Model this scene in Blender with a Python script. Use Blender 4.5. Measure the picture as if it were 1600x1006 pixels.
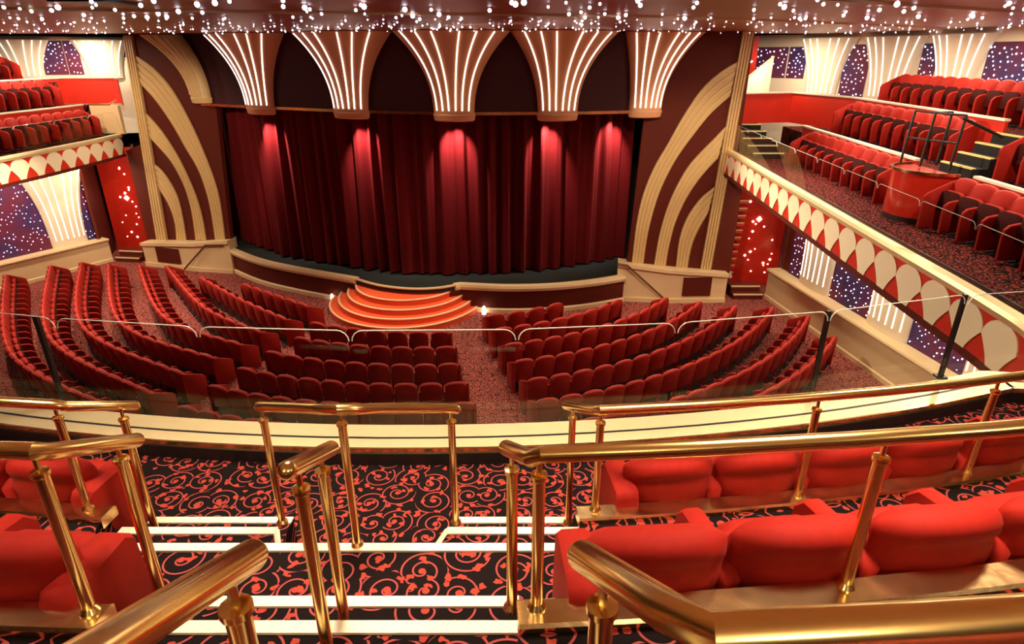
import bpy, math, random
from mathutils import Vector
random.seed(7)
PI = math.pi
S = bpy.context.scene
for o in list(bpy.data.objects): bpy.data.objects.remove(o)
COL = S.collection

# ------------------------------------------------------------------ camera, world, exposure
EYE = 8.1
cam = bpy.data.cameras.new('camera'); cam.sensor_width = 36; cam.lens = 36 * 970 / 1600; cam.clip_end = 200; cam.clip_start = .02
co = bpy.data.objects.new('camera', cam); COL.objects.link(co)
co.location = (0, 0, EYE); co.rotation_euler = (PI / 2 - math.atan(418 / 970), 0, 0)
S.camera = co
W = bpy.data.worlds.new('world'); S.world = W; W.use_nodes = True
W.node_tree.nodes['Background'].inputs[0].default_value = (1, .72, .5, 1)
W.node_tree.nodes['Background'].inputs[1].default_value = .035
S.view_settings.view_transform = 'Standard'; S.view_settings.look = 'None'
S.view_settings.gamma = 1; S.view_settings.use_curve_mapping = False
S.view_settings.exposure = 0.10

WARM = (1, .80, .58)
def lamp(kind, loc, power, size=.3, color=WARM, target=None, angle=100, blend=.6):
    l = bpy.data.lights.new('lamp_light', kind); l.energy = power; l.color = color
    if kind == 'AREA': l.shape = 'DISK'; l.size = size
    else: l.shadow_soft_size = size
    if kind == 'SPOT': l.spot_size = math.radians(angle); l.spot_blend = blend
    o = bpy.data.objects.new('lamp_light', l); COL.objects.link(o); o.location = loc
    d = Vector(target if target else (loc[0], loc[1], loc[2] - 1)) - Vector(loc)
    o.rotation_euler = d.to_track_quat('-Z', 'Y').to_euler()
    return o
# recessed ceiling downlights over the balcony terraces; rim row added to brighten the ledge
for x, y, p in ((-3.6, 2.2, 55), (-.8, 2.9, 62), (1.6, 2.2, 55), (3.6, 3.6, 55), (-1.0, -.6, 40), (1.6, -.8, 40), (-4.5, 0, 30), (-2.6, 5.4, 45), (.4, 5.4, 45), (2.9, 5.8, 45)):
    lamp('AREA', (x, y, 8.70), p * 1.0, .6).data.spread = math.radians(100)
# added point lights, unseen, brightening the rear ceiling for reflections in the rails
for x, y in ((1.4, -1.3), (-1.6, -1.5), (4.5, -.5)): lamp('POINT', (x, y, 8.35), 38, .12)
# ceiling downlights over the stalls, most of them near the stage
for x, y, p, tx, ty in ((-12.5, 19.6, 1500, -13.2, 16.5), (-8.5, 19.2, 900, -9.5, 15.0), (-4.5, 18.4, 450, -4.2, 14.0), (.5, 18.6, 800, 2.2, 14.6), (4.2, 19.2, 1000, 6.0, 14.0),
                        (-14.5, 17.5, 800, -14.5, 18.0), (6.2, 16.5, 500, 6.6, 14.5), (-3.0, 19.0, 500, -3.0, 16.5)):
    lamp('SPOT', (x, y, 8.62), p * 1.7, .25, angle=95, blend=.8, target=(tx, ty, 0))
# added spots brightening the balcony fronts, in place of bounce from the stalls
lamp('SPOT', (-2.0, 17.0, 8.6), 3300, .2, target=(6.3, 12.0, 4.8), angle=62, blend=.6)
lamp('SPOT', (-8.0, 18.5, 8.6), 1300, .2, target=(-15.3, 21.0, 4.8), angle=50, blend=.6)
# downlights over the side tiers
for x, y, p in ((7.4, 9.5, 60), (7.6, 13, 60), (7.9, 17, 60), (9.6, 10.5, 50), (9.7, 15, 60), (10.2, 19, 60), (11.2, 16.5, 40), (9.2, 22.8, 70),
                (-16.0, 19.5, 80), (-16.4, 23.4, 80), (-17.6, 24.5, 50), (-16.6, 26.4, 60)):
    lamp('AREA', (x, y, 8.68), p * 1.7, .25)
# wall washers hidden under the side balconies
for x, y in ((8.6, 19.4), (9.0, 16.6), (9.2, 14.0), (9.5, 11.2)):
    lamp('AREA', (x, y, 4.42), 60, .3, target=(x + .9, y, 1.2))
for x, y in ((-16.2, 24.4), (-17.3, 22.2), (-18.4, 20.0)):
    lamp('AREA', (x, y, 4.34), 75, .3, target=(x - .9, y + .5, 1.2))
# front-of-house spots on the proscenium panels, stage steps and curtain
lamp('SPOT', (2.5, 13.0, 8.6), 1700, .2, target=(5.8, 20.9, 3.4), angle=48)
lamp('SPOT', (-8.5, 14.5, 8.6), 2100, .2, target=(-13.0, 24.6, 3.6), angle=46)
lamp('SPOT', (-3.2, 15.6, 8.6), 1100, .2, target=(-3.4, 19.0, .6), angle=30, blend=.6)
lamp('SPOT', (-3.0, 12.0, 8.6), 60, .3, target=(-3.4, 21.4, 2.6), angle=70, blend=.8)

# ------------------------------------------------------------------ materials
def mat(name, col, rough=.5, metal=0, emit=None, es=0, spec=.5, coat=0, noise=0, nscale=8, sheen=0, bump=0):
    m = bpy.data.materials.new(name); m.use_nodes = True
    nt = m.node_tree; b = nt.nodes['Principled BSDF']
    b.inputs['Base Color'].default_value = (*col, 1); b.inputs['Roughness'].default_value = rough
    b.inputs['Metallic'].default_value = metal; b.inputs['Specular IOR Level'].default_value = spec
    b.inputs['Coat Weight'].default_value = coat; b.inputs['Coat Roughness'].default_value = .08
    if sheen:
        b.inputs['Sheen Weight'].default_value = sheen; b.inputs['Sheen Roughness'].default_value = .4
        b.inputs['Sheen Tint'].default_value = (1, .22, .16, 1)
    if emit:
        b.inputs['Emission Color'].default_value = (*emit, 1); b.inputs['Emission Strength'].default_value = es
    if noise or bump:
        tc = nt.nodes.new('ShaderNodeTexCoord'); n = nt.nodes.new('ShaderNodeTexNoise')
        n.inputs['Scale'].default_value = nscale; n.inputs['Detail'].default_value = 4
        nt.links.new(tc.outputs['Object'], n.inputs['Vector'])
        if noise:
            r = nt.nodes.new('ShaderNodeMapRange'); r.inputs[3].default_value = 1 - noise; r.inputs[4].default_value = 1 + noise
            mx = nt.nodes.new('ShaderNodeMix'); mx.data_type = 'RGBA'; mx.blend_type = 'MULTIPLY'; mx.inputs[0].default_value = 1
            mx.inputs[6].default_value = (*col, 1)
            nt.links.new(n.outputs['Fac'], r.inputs[0]); nt.links.new(r.outputs[0], mx.inputs[7]); nt.links.new(mx.outputs[2], b.inputs['Base Color'])
        if bump:
            bp = nt.nodes.new('ShaderNodeBump'); bp.inputs['Strength'].default_value = bump; bp.inputs['Distance'].default_value = .01
            nt.links.new(n.outputs['Fac'], bp.inputs['Height']); nt.links.new(bp.outputs[0], b.inputs['Normal'])
    return m
def noemit_sampling(m):
    m.cycles.emission_sampling = 'NONE'; return m

def carpet_material(name='scroll_carpet', sc=4.6, ground=(.010, .006, .006, 1), line=(.34, .062, .060, 1), bud_c=(.36, .048, .032, 1)):
    m = bpy.data.materials.new(name); m.use_nodes = True
    nt = m.node_tree; L = nt.links; b = nt.nodes['Principled BSDF']
    b.inputs['Roughness'].default_value = .9; b.inputs['Specular IOR Level'].default_value = .05
    def mth(op, a, c=None, d=None):
        n = nt.nodes.new('ShaderNodeMath'); n.operation = op
        for i, q in enumerate((a, c, d)):
            if q is None: continue
            if hasattr(q, 'links'): L.new(q, n.inputs[i])
            else: n.inputs[i].default_value = q
        return n.outputs[0]
    tc = nt.nodes.new('ShaderNodeTexCoord'); sp = nt.nodes.new('ShaderNodeSeparateXYZ'); L.new(tc.outputs['Object'], sp.inputs[0])
    yy = mth('SUBTRACT', sp.outputs[1], sp.outputs[2])
    cb = nt.nodes.new('ShaderNodeCombineXYZ'); L.new(mth('MULTIPLY', sp.outputs[0], sc), cb.inputs[0]); L.new(mth('MULTIPLY', yy, sc), cb.inputs[1])
    def spiral(off, pitch, hw, rmax):
        ad = nt.nodes.new('ShaderNodeVectorMath'); ad.operation = 'ADD'; L.new(cb.outputs[0], ad.inputs[0]); ad.inputs[1].default_value = (off, off * .7, 0)
        v = nt.nodes.new('ShaderNodeTexVoronoi'); v.voronoi_dimensions = '2D'; v.inputs['Scale'].default_value = 1; v.inputs['Randomness'].default_value = .62
        L.new(ad.outputs[0], v.inputs['Vector'])
        su = nt.nodes.new('ShaderNodeVectorMath'); su.operation = 'SUBTRACT'; L.new(ad.outputs[0], su.inputs[0]); L.new(v.outputs['Position'], su.inputs[1])
        s2 = nt.nodes.new('ShaderNodeSeparateXYZ'); L.new(su.outputs[0], s2.inputs[0])
        cs = nt.nodes.new('ShaderNodeSeparateColor'); L.new(v.outputs['Color'], cs.inputs[0])
        hand = mth('SUBTRACT', mth('MULTIPLY', mth('GREATER_THAN', cs.outputs[1], .5), 2), 1)
        th = mth('DIVIDE', mth('ARCTAN2', s2.outputs[1], s2.outputs[0]), 2 * PI)
        r = v.outputs['Distance']
        q = mth('ADD', mth('SUBTRACT', mth('DIVIDE', r, pitch), mth('MULTIPLY', th, hand)), cs.outputs[0])
        fr = mth('ABSOLUTE', mth('SUBTRACT', mth('FRACT', q), .5))
        ln = mth('LESS_THAN', fr, hw)
        return mth('MULTIPLY', mth('MULTIPLY', ln, mth('LESS_THAN', r, rmax)), mth('GREATER_THAN', r, .09)), cs, r
    s1, cs1, r1 = spiral(0, .27, .080, .62)
    # little leaves and buds
    v2 = nt.nodes.new('ShaderNodeTexVoronoi'); v2.voronoi_dimensions = '2D'; v2.inputs['Scale'].default_value = 2.3; v2.inputs['Randomness'].default_value = 1
    ns = nt.nodes.new('ShaderNodeTexNoise'); ns.noise_dimensions = '2D'; ns.inputs['Scale'].default_value = 5
    L.new(cb.outputs[0], ns.inputs['Vector'])
    dv = nt.nodes.new('ShaderNodeVectorMath'); dv.operation = 'MULTIPLY_ADD'; L.new(ns.outputs['Color'], dv.inputs[0]); dv.inputs[1].default_value = (.25, .25, 0); L.new(cb.outputs[0], dv.inputs[2])
    L.new(dv.outputs[0], v2.inputs['Vector'])
    leaf = mth('LESS_THAN', v2.outputs['Distance'], .19)
    bud = mth('LESS_THAN', r1, .085)
    leaf = mth('MAXIMUM', leaf, bud)
    m1 = nt.nodes.new('ShaderNodeMix'); m1.data_type = 'RGBA'; L.new(s1, m1.inputs[0]); m1.inputs[6].default_value = ground; m1.inputs[7].default_value = line
    m2 = nt.nodes.new('ShaderNodeMix'); m2.data_type = 'RGBA'; L.new(leaf, m2.inputs[0]); L.new(m1.outputs[2], m2.inputs[6]); m2.inputs[7].default_value = bud_c
    L.new(m2.outputs[2], b.inputs['Base Color'])
    return m

def glass_material():
    m = bpy.data.materials.new('clear_glass'); m.use_nodes = True; nt = m.node_tree; nt.nodes.clear()
    o = nt.nodes.new('ShaderNodeOutputMaterial'); t = nt.nodes.new('ShaderNodeBsdfTransparent'); g = nt.nodes.new('ShaderNodeBsdfGlossy')
    t.inputs[0].default_value = (.97, .985, .97, 1); g.inputs['Roughness'].default_value = .01
    lw = nt.nodes.new('ShaderNodeLayerWeight'); lw.inputs[0].default_value = .5
    pw = nt.nodes.new('ShaderNodeMath'); pw.operation = 'POWER'; pw.inputs[1].default_value = 5; nt.links.new(lw.outputs['Facing'], pw.inputs[0])
    f = nt.nodes.new('ShaderNodeMath'); f.operation = 'MULTIPLY_ADD'; f.inputs[1].default_value = .7; f.inputs[2].default_value = .025; nt.links.new(pw.outputs[0], f.inputs[0])
    mx = nt.nodes.new('ShaderNodeMixShader'); nt.links.new(f.outputs[0], mx.inputs[0]); nt.links.new(t.outputs[0], mx.inputs[1]); nt.links.new(g.outputs[0], mx.inputs[2]); nt.links.new(mx.outputs[0], o.inputs[0])
    return m

M = {
 'carpet': carpet_material(), 'litstallscarpet': carpet_material('lit_stalls_carpet', 6.0, (.07, .018, .016, 1), (.78, .24, .20, 1), (.70, .16, .11, 1)), 'glass': glass_material(),  # stalls copy of the scroll carpet, colours lightened to stand in for stronger light
 'velvet': mat('red_velvet', (.31, .010, .004), .75, sheen=.06, noise=.18, nscale=30, spec=.2),
 'curtain': mat('curtain_velvet', (.105, .0028, .0035), .85, sheen=.08, noise=.15, nscale=12, spec=.15),
 'brass': mat('polished_brass', (1.0, .76, .30), .21, 1, noise=.06, nscale=5),
 'brassplate': mat('brushed_brass', (.70, .50, .24), .2, 1, noise=.35, nscale=12, bump=.12),
 'brassrim': mat('satin_brass', (1.0, .84, .48), .38, .55, noise=.08, nscale=6),
 'cream': mat('cream_paint', (.72, .52, .28), .45, noise=.05, nscale=3),
 'tan': mat('tan_moulding', (.66, .46, .20), .4, noise=.06, nscale=6),
 'pale': mat('pale_wall', (.86, .76, .58), .5),
 'oxblood': mat('oxblood_lacquer', (.10, .012, .005), .6, spec=.2, noise=.1, nscale=2),
 'redlac': mat('red_lacquer', (.55, .022, .010), .25, coat=.5, noise=.25, nscale=6),
 'redpaint': mat('red_paint', (.62, .028, .012), .4, noise=.08, nscale=3),
 'stage': mat('stage_floor', (.006, .010, .006), .7, noise=.2, nscale=4),
 'black': mat('black_metal', (.008, .008, .008), .4),
 'blackcloth': mat('black_drape', (.004, .004, .004), .9),
 'steps': mat('orange_red_carpet', (.78, .095, .018), .85, noise=.15, nscale=20),
 'nosing': mat('white_nosing', (.92, .84, .62), .4),
 'goldnose': mat('gold_nosing', (.85, .62, .22), .35),
 'ceil': mat('ceiling_lacquer', (.36, .095, .050), .42, noise=.15, nscale=.6),
 'valance': mat('valance_fabric', (.045, .004, .006), .8),
 'fan': mat('salmon_plaster', (.72, .36, .18), .5),
 'wallfan': mat('wall_fan_plaster', (.80, .66, .48), .5),

 'bulb': noemit_sampling(mat('star_bulb', (1, 1, 1), .5, emit=(.90, .88, 1.0), es=6)),
 'warmglow': noemit_sampling(mat('warm_glow', (1, 1, 1), .5, emit=(1, .9, .75), es=7)),
 'neon': noemit_sampling(mat('neon_strip', (1, 1, 1), .5, emit=(1, .87, .74), es=2.6)),
 'neonsoft': noemit_sampling(mat('soft_neon_strip', (1, 1, .95), .5, emit=(1, .9, .75), es=1.6)),
 'pan': mat('maroon_seat_shell', (.040, .004, .003), .8, spec=.1),
 'scallop': mat('scallop_paint', (.95, .84, .58), .45),
 'piping': mat('rose_piping', (.62, .060, .045), .6, sheen=.2),
 'stepnose': mat('peach_nosing', (.90, .55, .32), .5),
 'wood': mat('dark_wood', (.10, .03, .012), .35),
 'glassedge': mat('glass_edge', (.75, .80, .72), .1, spec=.8),
 'whiteplastic': mat('white_plastic', (.8, .8, .72), .4, emit=(1, .95, .8), es=.4),
 'plaster': mat('rear_plaster', (.55, .40, .25), .6),
}

def star_cloth():
    m = mat('purple_star_panel', (.05, .01, .05), .7); nt = m.node_tree; b = nt.nodes['Principled BSDF']
    tc = nt.nodes.new('ShaderNodeTexCoord'); n = nt.nodes.new('ShaderNodeTexNoise'); n.inputs['Scale'].default_value = .9
    cr = nt.nodes.new('ShaderNodeValToRGB'); cr.color_ramp.elements[0].position = .38; cr.color_ramp.elements[0].color = (.045, .014, .095, 1)
    cr.color_ramp.elements[1].position = .62; cr.color_ramp.elements[1].color = (.13, .010, .045, 1)
    nt.links.new(tc.outputs['Object'], n.inputs['Vector']); nt.links.new(n.outputs['Fac'], cr.inputs[0]); nt.links.new(cr.outputs[0], b.inputs['Base Color'])
    return m
M['starcloth'] = star_cloth()

# ------------------------------------------------------------------ mesh helpers
class MB:
    def __init__(s): s.v = []; s.f = []
    def add(s, vs, fs):
        k = len(s.v); s.v += [tuple(a) for a in vs]; s.f += [tuple(i + k for i in f) for f in fs]; return s
    def box(s, c, d, rz=0):
        cx, cy, cz = c; a, b, h = d[0] / 2, d[1] / 2, d[2] / 2; C, N = math.cos(rz), math.sin(rz)
        vs = [(cx + x * C - y * N, cy + x * N + y * C, cz + z) for z in (-h, h) for x, y in ((-a, -b), (a, -b), (a, b), (-a, b))]
        return s.add(vs, [(3, 2, 1, 0), (4, 5, 6, 7), (0, 1, 5, 4), (1, 2, 6, 5), (2, 3, 7, 6), (3, 0, 4, 7)])
    def prism(s, poly, z0, z1):
        n = len(poly)
        vs = [(x, y, z0) for x, y in poly] + [(x, y, z1) for x, y in poly]
        return s.add(vs, [tuple(range(n))[::-1], tuple(range(n, 2 * n))] + [(i, (i + 1) % n, n + (i + 1) % n, n + i) for i in range(n)])
    def hex8(s, bot, top):           # four bottom corners and four top corners
        return s.add(list(bot) + list(top), [(3, 2, 1, 0), (4, 5, 6, 7), (0, 1, 5, 4), (1, 2, 6, 5), (2, 3, 7, 6), (3, 0, 4, 7)])
    def grid(s, rows, closed_u=False):
        n = len(rows[0]); vs = [p for r in rows for p in r]; fs = []
        for i in range(len(rows) - 1):
            for j in range(n if closed_u else n - 1):
                j2 = (j + 1) % n
                fs.append((i * n + j, i * n + j2, (i + 1) * n + j2, (i + 1) * n + j))
        return s.add(vs, fs)
    def tube(s, path, r, n=12, caps=True, rr=None, dome=False):
        P = [Vector(p) for p in path]; R = list(rr) if rr else [r] * len(P)
        if dome:
            d0 = (P[0] - P[1]).normalized(); d1 = (P[-1] - P[-2]).normalized()
            a, b = P[0].copy(), P[-1].copy(); ra, rb = R[0], R[-1]
            pre = [(a + d0 * ra * math.sin(t), ra * math.cos(t)) for t in (1.45, 1.1, .75, .35)]
            post = [(b + d1 * rb * math.sin(t), rb * math.cos(t)) for t in (.35, .75, 1.1, 1.45)]
            P = [q[0] for q in pre] + P + [q[0] for q in post]; R = [q[1] for q in pre] + R + [q[1] for q in post]
        rows = []; up = None
        for i, p in enumerate(P):
            t = (P[min(i + 1, len(P) - 1)] - P[max(i - 1, 0)]).normalized()
            if up is None:
                up = Vector((0, 0, 1)) if abs(t.z) < .9 else Vector((1, 0, 0))
            a = t.cross(up).normalized(); b = a.cross(t).normalized(); up = b
            rows.append([tuple(p + (a * math.cos(2 * PI * k / n) + b * math.sin(2 * PI * k / n)) * R[i]) for k in range(n)])
        k0 = len(s.v); s.grid(rows, True)
        if caps:
            s.f.append(tuple(range(k0, k0 + n))[::-1]); e = k0 + (len(rows) - 1) * n; s.f.append(tuple(range(e, e + n)))
        return s
    def sweep(s, path, prof, side=1):
        """path: xy points; prof: closed list of (offset to the left of travel * side, z)."""
        nn = normals(path)
        rows = [[(p[0] + n[0] * a * side, p[1] + n[1] * a * side, z) for a, z in prof] for p, n in zip(path, nn)]
        k0 = len(s.v); s.grid(rows, True); m = len(prof)
        s.f.append(tuple(range(k0, k0 + m))[::-1]); e = k0 + (len(rows) - 1) * m; s.f.append(tuple(range(e, e + m)))
        return s
    def build(s, name, m, parent=None, kind=None, smooth=30):
        me = bpy.data.meshes.new(name); me.from_pydata(s.v, [], s.f); me.materials.append(M[m]); me.update()
        import bmesh
        bm = bmesh.new(); bm.from_mesh(me); bmesh.ops.recalc_face_normals(bm, faces=bm.faces); bm.to_mesh(me); bm.free()
        if smooth:
            me.polygons.foreach_set('use_smooth', [True] * len(me.polygons)); me.set_sharp_from_angle(angle=math.radians(smooth))
        o = bpy.data.objects.new(name, me); COL.objects.link(o)
        if parent: o.parent = parent
        if kind: o['kind'] = kind
        return o
def normals(path):
    out = []
    for i in range(len(path)):
        a = path[max(i - 1, 0)]; b = path[min(i + 1, len(path) - 1)]
        dx, dy = b[0] - a[0], b[1] - a[1]; L = math.hypot(dx, dy) or 1; out.append((-dy / L, dx / L))
    return out
def spline(pts, n=8):
    """Catmull-Rom through points of any dimension."""
    P = [pts[0]] + list(pts) + [pts[-1]]; out = []
    for i in range(1, len(P) - 2):
        for k in range(n):
            t = k / n
            out.append(tuple(.5 * (2 * b + (c - a) * t + (2 * a - 5 * b + 4 * c - d) * t * t + (3 * b - a - 3 * c + d) * t ** 3)
                             for a, b, c, d in zip(P[i - 1], P[i], P[i + 1], P[i + 2])))
    out.append(tuple(pts[-1])); return out
def resample(path, n):
    d = [0]
    for a, b in zip(path, path[1:]): d.append(d[-1] + math.dist(a, b))
    out = []; j = 0
    for k in range(n):
        t = d[-1] * k / (n - 1)
        while j < len(d) - 2 and d[j + 1] < t: j += 1
        f = (t - d[j]) / ((d[j + 1] - d[j]) or 1)
        out.append(tuple(a + (b - a) * f for a, b in zip(path[j], path[j + 1])))
    return out
def plen(path): return sum(math.dist(a, b) for a, b in zip(path, path[1:]))
def offset(path, d):
    return [(p[0] + n[0] * d, p[1] + n[1] * d) for p, n in zip(path, normals(path))]
def tag(o, label, cat, group=None, kind=None):
    if label: o['label'] = label
    if cat: o['category'] = cat
    if group: o['group'] = group
    if kind: o['kind'] = kind
    return o
def empty(name, loc=(0, 0, 0), rz=0):
    o = bpy.data.objects.new(name, None); COL.objects.link(o); o.location = loc; o.rotation_euler = (0, 0, rz); o.empty_display_size = .1; return o
def struct(o, label, cat): return tag(o, label, cat, kind='structure')
ORD = ['', 'first', 'second', 'third', 'fourth', 'fifth', 'sixth', 'seventh', 'eighth', 'ninth', 'tenth', 'eleventh', 'twelfth', 'thirteenth', 'fourteenth',
       'fifteenth', 'sixteenth', 'seventeenth', 'eighteenth', 'nineteenth', 'twentieth', '21st', '22nd', '23rd', '24th', '25th', '26th', '27th', '28th']

# ------------------------------------------------------------------ shell of the hall
CB = (-.9, 20.4)                       # centre of the balcony's curve
def pol(r, x):                         # point of radius r about CB at lateral position x, nearer side
    return (x, CB[1] - math.sqrt(r * r - (x - CB[0]) ** 2))
def arc(r, x0, x1, n=24): return [pol(r, x0 + (x1 - x0) * k / n) for k in range(n + 1)]

struct(MB().box((-4, 12, -.1), (40, 40, .2)).build('floor', 'litstallscarpet'), 'dark red scroll patterned carpet floor of the stalls', 'floor')
struct(MB().box((-4, 15.4, 8.85), (40, 15.4, .2)).build('ceiling', 'ceil'), 'glossy red-brown ceiling dotted with star lights', 'ceiling')
struct(MB().box((-4, -.2, 8.85), (40, 15.8, .2)).build('ceiling', 'pale'), 'pale plaster ceiling over the rear balcony', 'ceiling')
struct(MB().box((-4, -8, 4.4), (40, .2, 9)).build('wall_back', 'plaster'), 'plain plaster wall at the back of the hall', 'wall')
struct(MB().box((14.9, 5, 4.4), (.2, 26, 9)).build('wall_right', 'plaster'), 'plain plaster wall closing the side of the hall', 'wall')
struct(MB().box((-22.9, 6, 4.4), (.2, 28, 9)).build('wall_left', 'plaster'), 'plain plaster wall closing the other side', 'wall')
sb = MB(); sb.box((-4, 30.5, 4.4), (40, .2, 9.4)); sb.box((-4, 27, 9.6), (40, 8, .2)); sb.box((-4, 27, 9.2), (.1, 8, .8))
struct(sb.build('wall_stage_back', 'blackcloth'), 'black drape walls behind the stage curtain', 'wall')

# ceiling star bulbs: the nearest ones are parts of their own, the far band is one part
ceil = bpy.data.objects['ceiling']
def octa(mb, c, r):
    x, y, z = c
    mb.add([(x + r, y, z), (x - r, y, z), (x, y + r, z), (x, y - r, z), (x, y, z + r), (x, y, z - r)],
           [(0, 2, 4), (2, 1, 4), (1, 3, 4), (3, 0, 4), (2, 0, 5), (1, 2, 5), (3, 1, 5), (0, 3, 5)])
def ball_mesh(r, name, m):
    mb = MB(); rows = []
    for i in range(5):
        t = -PI / 2 + PI * (i + .0) / 4
        rows.append([(max(r * math.cos(t), 1e-4) * math.cos(2 * PI * k / 8), max(r * math.cos(t), 1e-4) * math.sin(2 * PI * k / 8), r * math.sin(t)) for k in range(8)])
    mb.grid(rows, True); o = mb.build(name, m); return o
bulb0 = ball_mesh(.025, 'star_bulb', 'bulb'); bulb0.parent = ceil; bulb0.location = (-2, 9.2, 8.70)
near, far = [], []
tries = 0
while len(near) + len(far) < 640 and tries < 6000:
    tries += 1
    y = random.uniform(8.3, 21.5); x = random.uniform(-1.02 * y, 1.0 * y)
    if x < -18 or x > 13: continue
    if y > 20.0 and -9 < x < 4.5: continue
    dens = .30 if y < 12 else .8
    if random.random() > dens: continue
    (near if y < 12.8 else far).append((x, y, 8.70))
for p in near[:200]:
    c = bulb0.copy(); COL.objects.link(c); c.location = p; s_ = random.choice((.8, 1, 1.2, 1.5)); c.scale = (s_, s_, s_)
mb = MB()
for p in far + near[200:]: octa(mb, p, random.choice((.014, .018, .023, .028)))
mb.build('star_bulb_band', 'bulb', ceil, kind='stuff', smooth=0)
for pts in ([(-13, 7.5), (-7.6, 10.4), (-5.1, 11.1), (-2.8, 11.6), (-.1, 12.1), (3.2, 12.9), (8.2, 15.9), (12, 18.5)],
            [(1.5, 7.0), (4.2, 8.9), (8.3, 11.3), (12.5, 13.6)]):
    MB().sweep(spline(pts, 6), [(-.02, 8.755), (-.02, 8.715), (.02, 8.715), (.02, 8.755)]).build('ceiling_trim', 'tan', ceil)
MB().box((-5.5, 9.2, 8.735), (.75, .8, .04)).build('hatch', 'black', ceil)

# lower side walls with plinth, fans and star panels
def wall_quad(name, A, B, z0, z1, m, t=.15, side=1):
    dx, dy = B[0] - A[0], B[1] - A[1]; L = math.hypot(dx, dy); n = (-dy / L * t * side, dx / L * t * side)
    return MB().prism([A, B, (B[0] + n[0], B[1] + n[1]), (A[0] + n[0], A[1] + n[1])], z0, z1).build(name, m)
RWA, RWB = (9.6, 20.9), (11.4, 6.87)
LWA, LWB = (-17.48, 25.4), (-21.4, 18.38)
def frame(A, B, inward):
    dx, dy = B[0] - A[0], B[1] - A[1]; L = math.hypot(dx, dy); e = (dx / L, dy / L); n = (-e[1], e[0])
    if n[0] * inward[0] + n[1] * inward[1] < 0: n = (-n[0], -n[1])
    return A, e, n, L
def at(fr, s, d=0):
    A, e, n, L = fr; return (A[0] + e[0] * s + n[0] * d, A[1] + e[1] * s + n[1] * d)
RF = frame(RWA, RWB, (-1, 0)); LF = frame(LWA, LWB, (1, 0))

def fan_body(fr, s0, wb, wt, z0, z1, d0, d1, p=2.4, lean=0, nphi=20, nh=12, sh=0):
    rows = []
    for i in range(nh + 1):
        h = i / nh; w = wb + (wt - wb) * h ** p; d = d0 + (d1 - d0) * h ** p
        row = []
        for k in range(nphi + 1):
            f = PI * k / nphi
            q = at(fr, s0 + sh * h ** p + w * math.copysign(abs(math.cos(f)) ** .9, math.cos(f)), .0 + d * math.sin(f) ** .8)
            row.append((q[0], q[1], z0 + (z1 - z0) * h))
        rows.append(row)
    mb = MB(); mb.grid(rows); k0 = len(mb.v)
    mb.f.append(tuple(range(nphi + 1)))
    e = nh * (nphi + 1); mb.f.append(tuple(range(e, e + nphi + 1)))
    mb.grid([[r[0] for r in rows], [r[-1] for r in rows]])
    return mb, rows
def fan_strips(fr, s0, wb, wt, z0, z1, d0, d1, p, phis, parent, r=.022, sh=0, h0=.08, h1=.985, nh=12, lift=.012, mname='neon'):
    for sb_, st_ in ((-.78, -.80), (-.47, -.52), (-.16, -.24), (.16, .24), (.47, .52), (.78, .80)):
        path = []
        for i in range(nh + 1):
            h = h0 + (h1 - h0) * i / nh; w = wb + (wt - wb) * h ** p; d = d0 + (d1 - d0) * h ** p + lift
            sf = sb_ + (st_ - sb_) * h; f = math.acos(math.copysign(abs(sf) ** (1 / .9), sf))
            q = at(fr, s0 + sh * h ** p + w * sf, d * math.sin(f) ** .8)
            path.append((q[0], q[1], z0 + (z1 - z0) * h))
        MB().tube(path, r, 6).build('neon_strip', mname, parent)
PH6 = [math.radians(a) for a in (32, 54, 76, 104, 126, 148)]
def star_dots(fr, s0, s1, z0, z1, n, parent, d=.03, clip=None, rs=(.013, .018, .023)):
    mb = MB(); pts = []
    for _ in range(n * 6):
        if len(pts) >= n: break
        s, z = random.uniform(s0, s1), random.uniform(z0, z1)
        if clip and not clip(s, z): continue
        if any((s - a) ** 2 + (z - b) ** 2 < .011 for a, b in pts): continue
        pts.append((s, z)); q = at(fr, s, d); octa(mb, (q[0], q[1], z), random.choice(rs))
    return mb.build('star_bulbs', 'bulb', parent, kind='stuff', smooth=0)

def lower_wall(name, fr, fans, stars, lab, zplinth):
    A, e, n, L = fr
    w = wall_quad(name, at(fr, -.2), at(fr, L), 0, 4.6, 'oxblood', .15, 1 if (-e[1] * n[0] + e[0] * n[1]) < 0 else -1)
    struct(w, lab, 'wall')
    # plinth: face, cap and base moulding, split in two panels
    path = [at(fr, -.2), at(fr, L)]
    sg = 1 if (-e[1] * n[0] + e[0] * n[1]) > 0 else -1
    MB().sweep(path, [(0, 0), (.42, 0), (.42, zplinth - .1), (0, zplinth - .1)], sg).build('plinth', 'cream', w)
    MB().sweep(path, [(0, zplinth - .1), (.50, zplinth - .1), (.52, zplinth - .05), (.50, zplinth), (0, zplinth)], sg).build('plinth_cap', 'cream', w)
    MB().sweep(path, [(.0, 0), (.46, 0), (.46, .12), (.43, .15), (.0, .15)], sg).build('plinth_base', 'cream', w)
    for (s0, s1) in stars:
        q0, q1 = at(fr, s0, .0), at(fr, s1, .0)
        pn = MB().sweep([q0, q1], [(0, zplinth), (.02, zplinth), (.02, 4.45), (0, 4.45)], sg).build('star_panel', 'starcloth', w)
        star_dots(fr, s0 + .06, s1 - .06, zplinth + .08, 4.3, int(62 * (s1 - s0)), pn)
    for (s0, wb, wt) in fans:
        mb, rows = fan_body(fr, s0, wb, wt, zplinth, 4.5, .22, .5, 2.6)
        f = mb.build('fan_relief', 'wallfan', w)
        fan_strips(fr, s0, wb, wt, zplinth, 4.5, .22, .5, 2.6, PH6, f, .016, mname='neonsoft')
    return w
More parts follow.
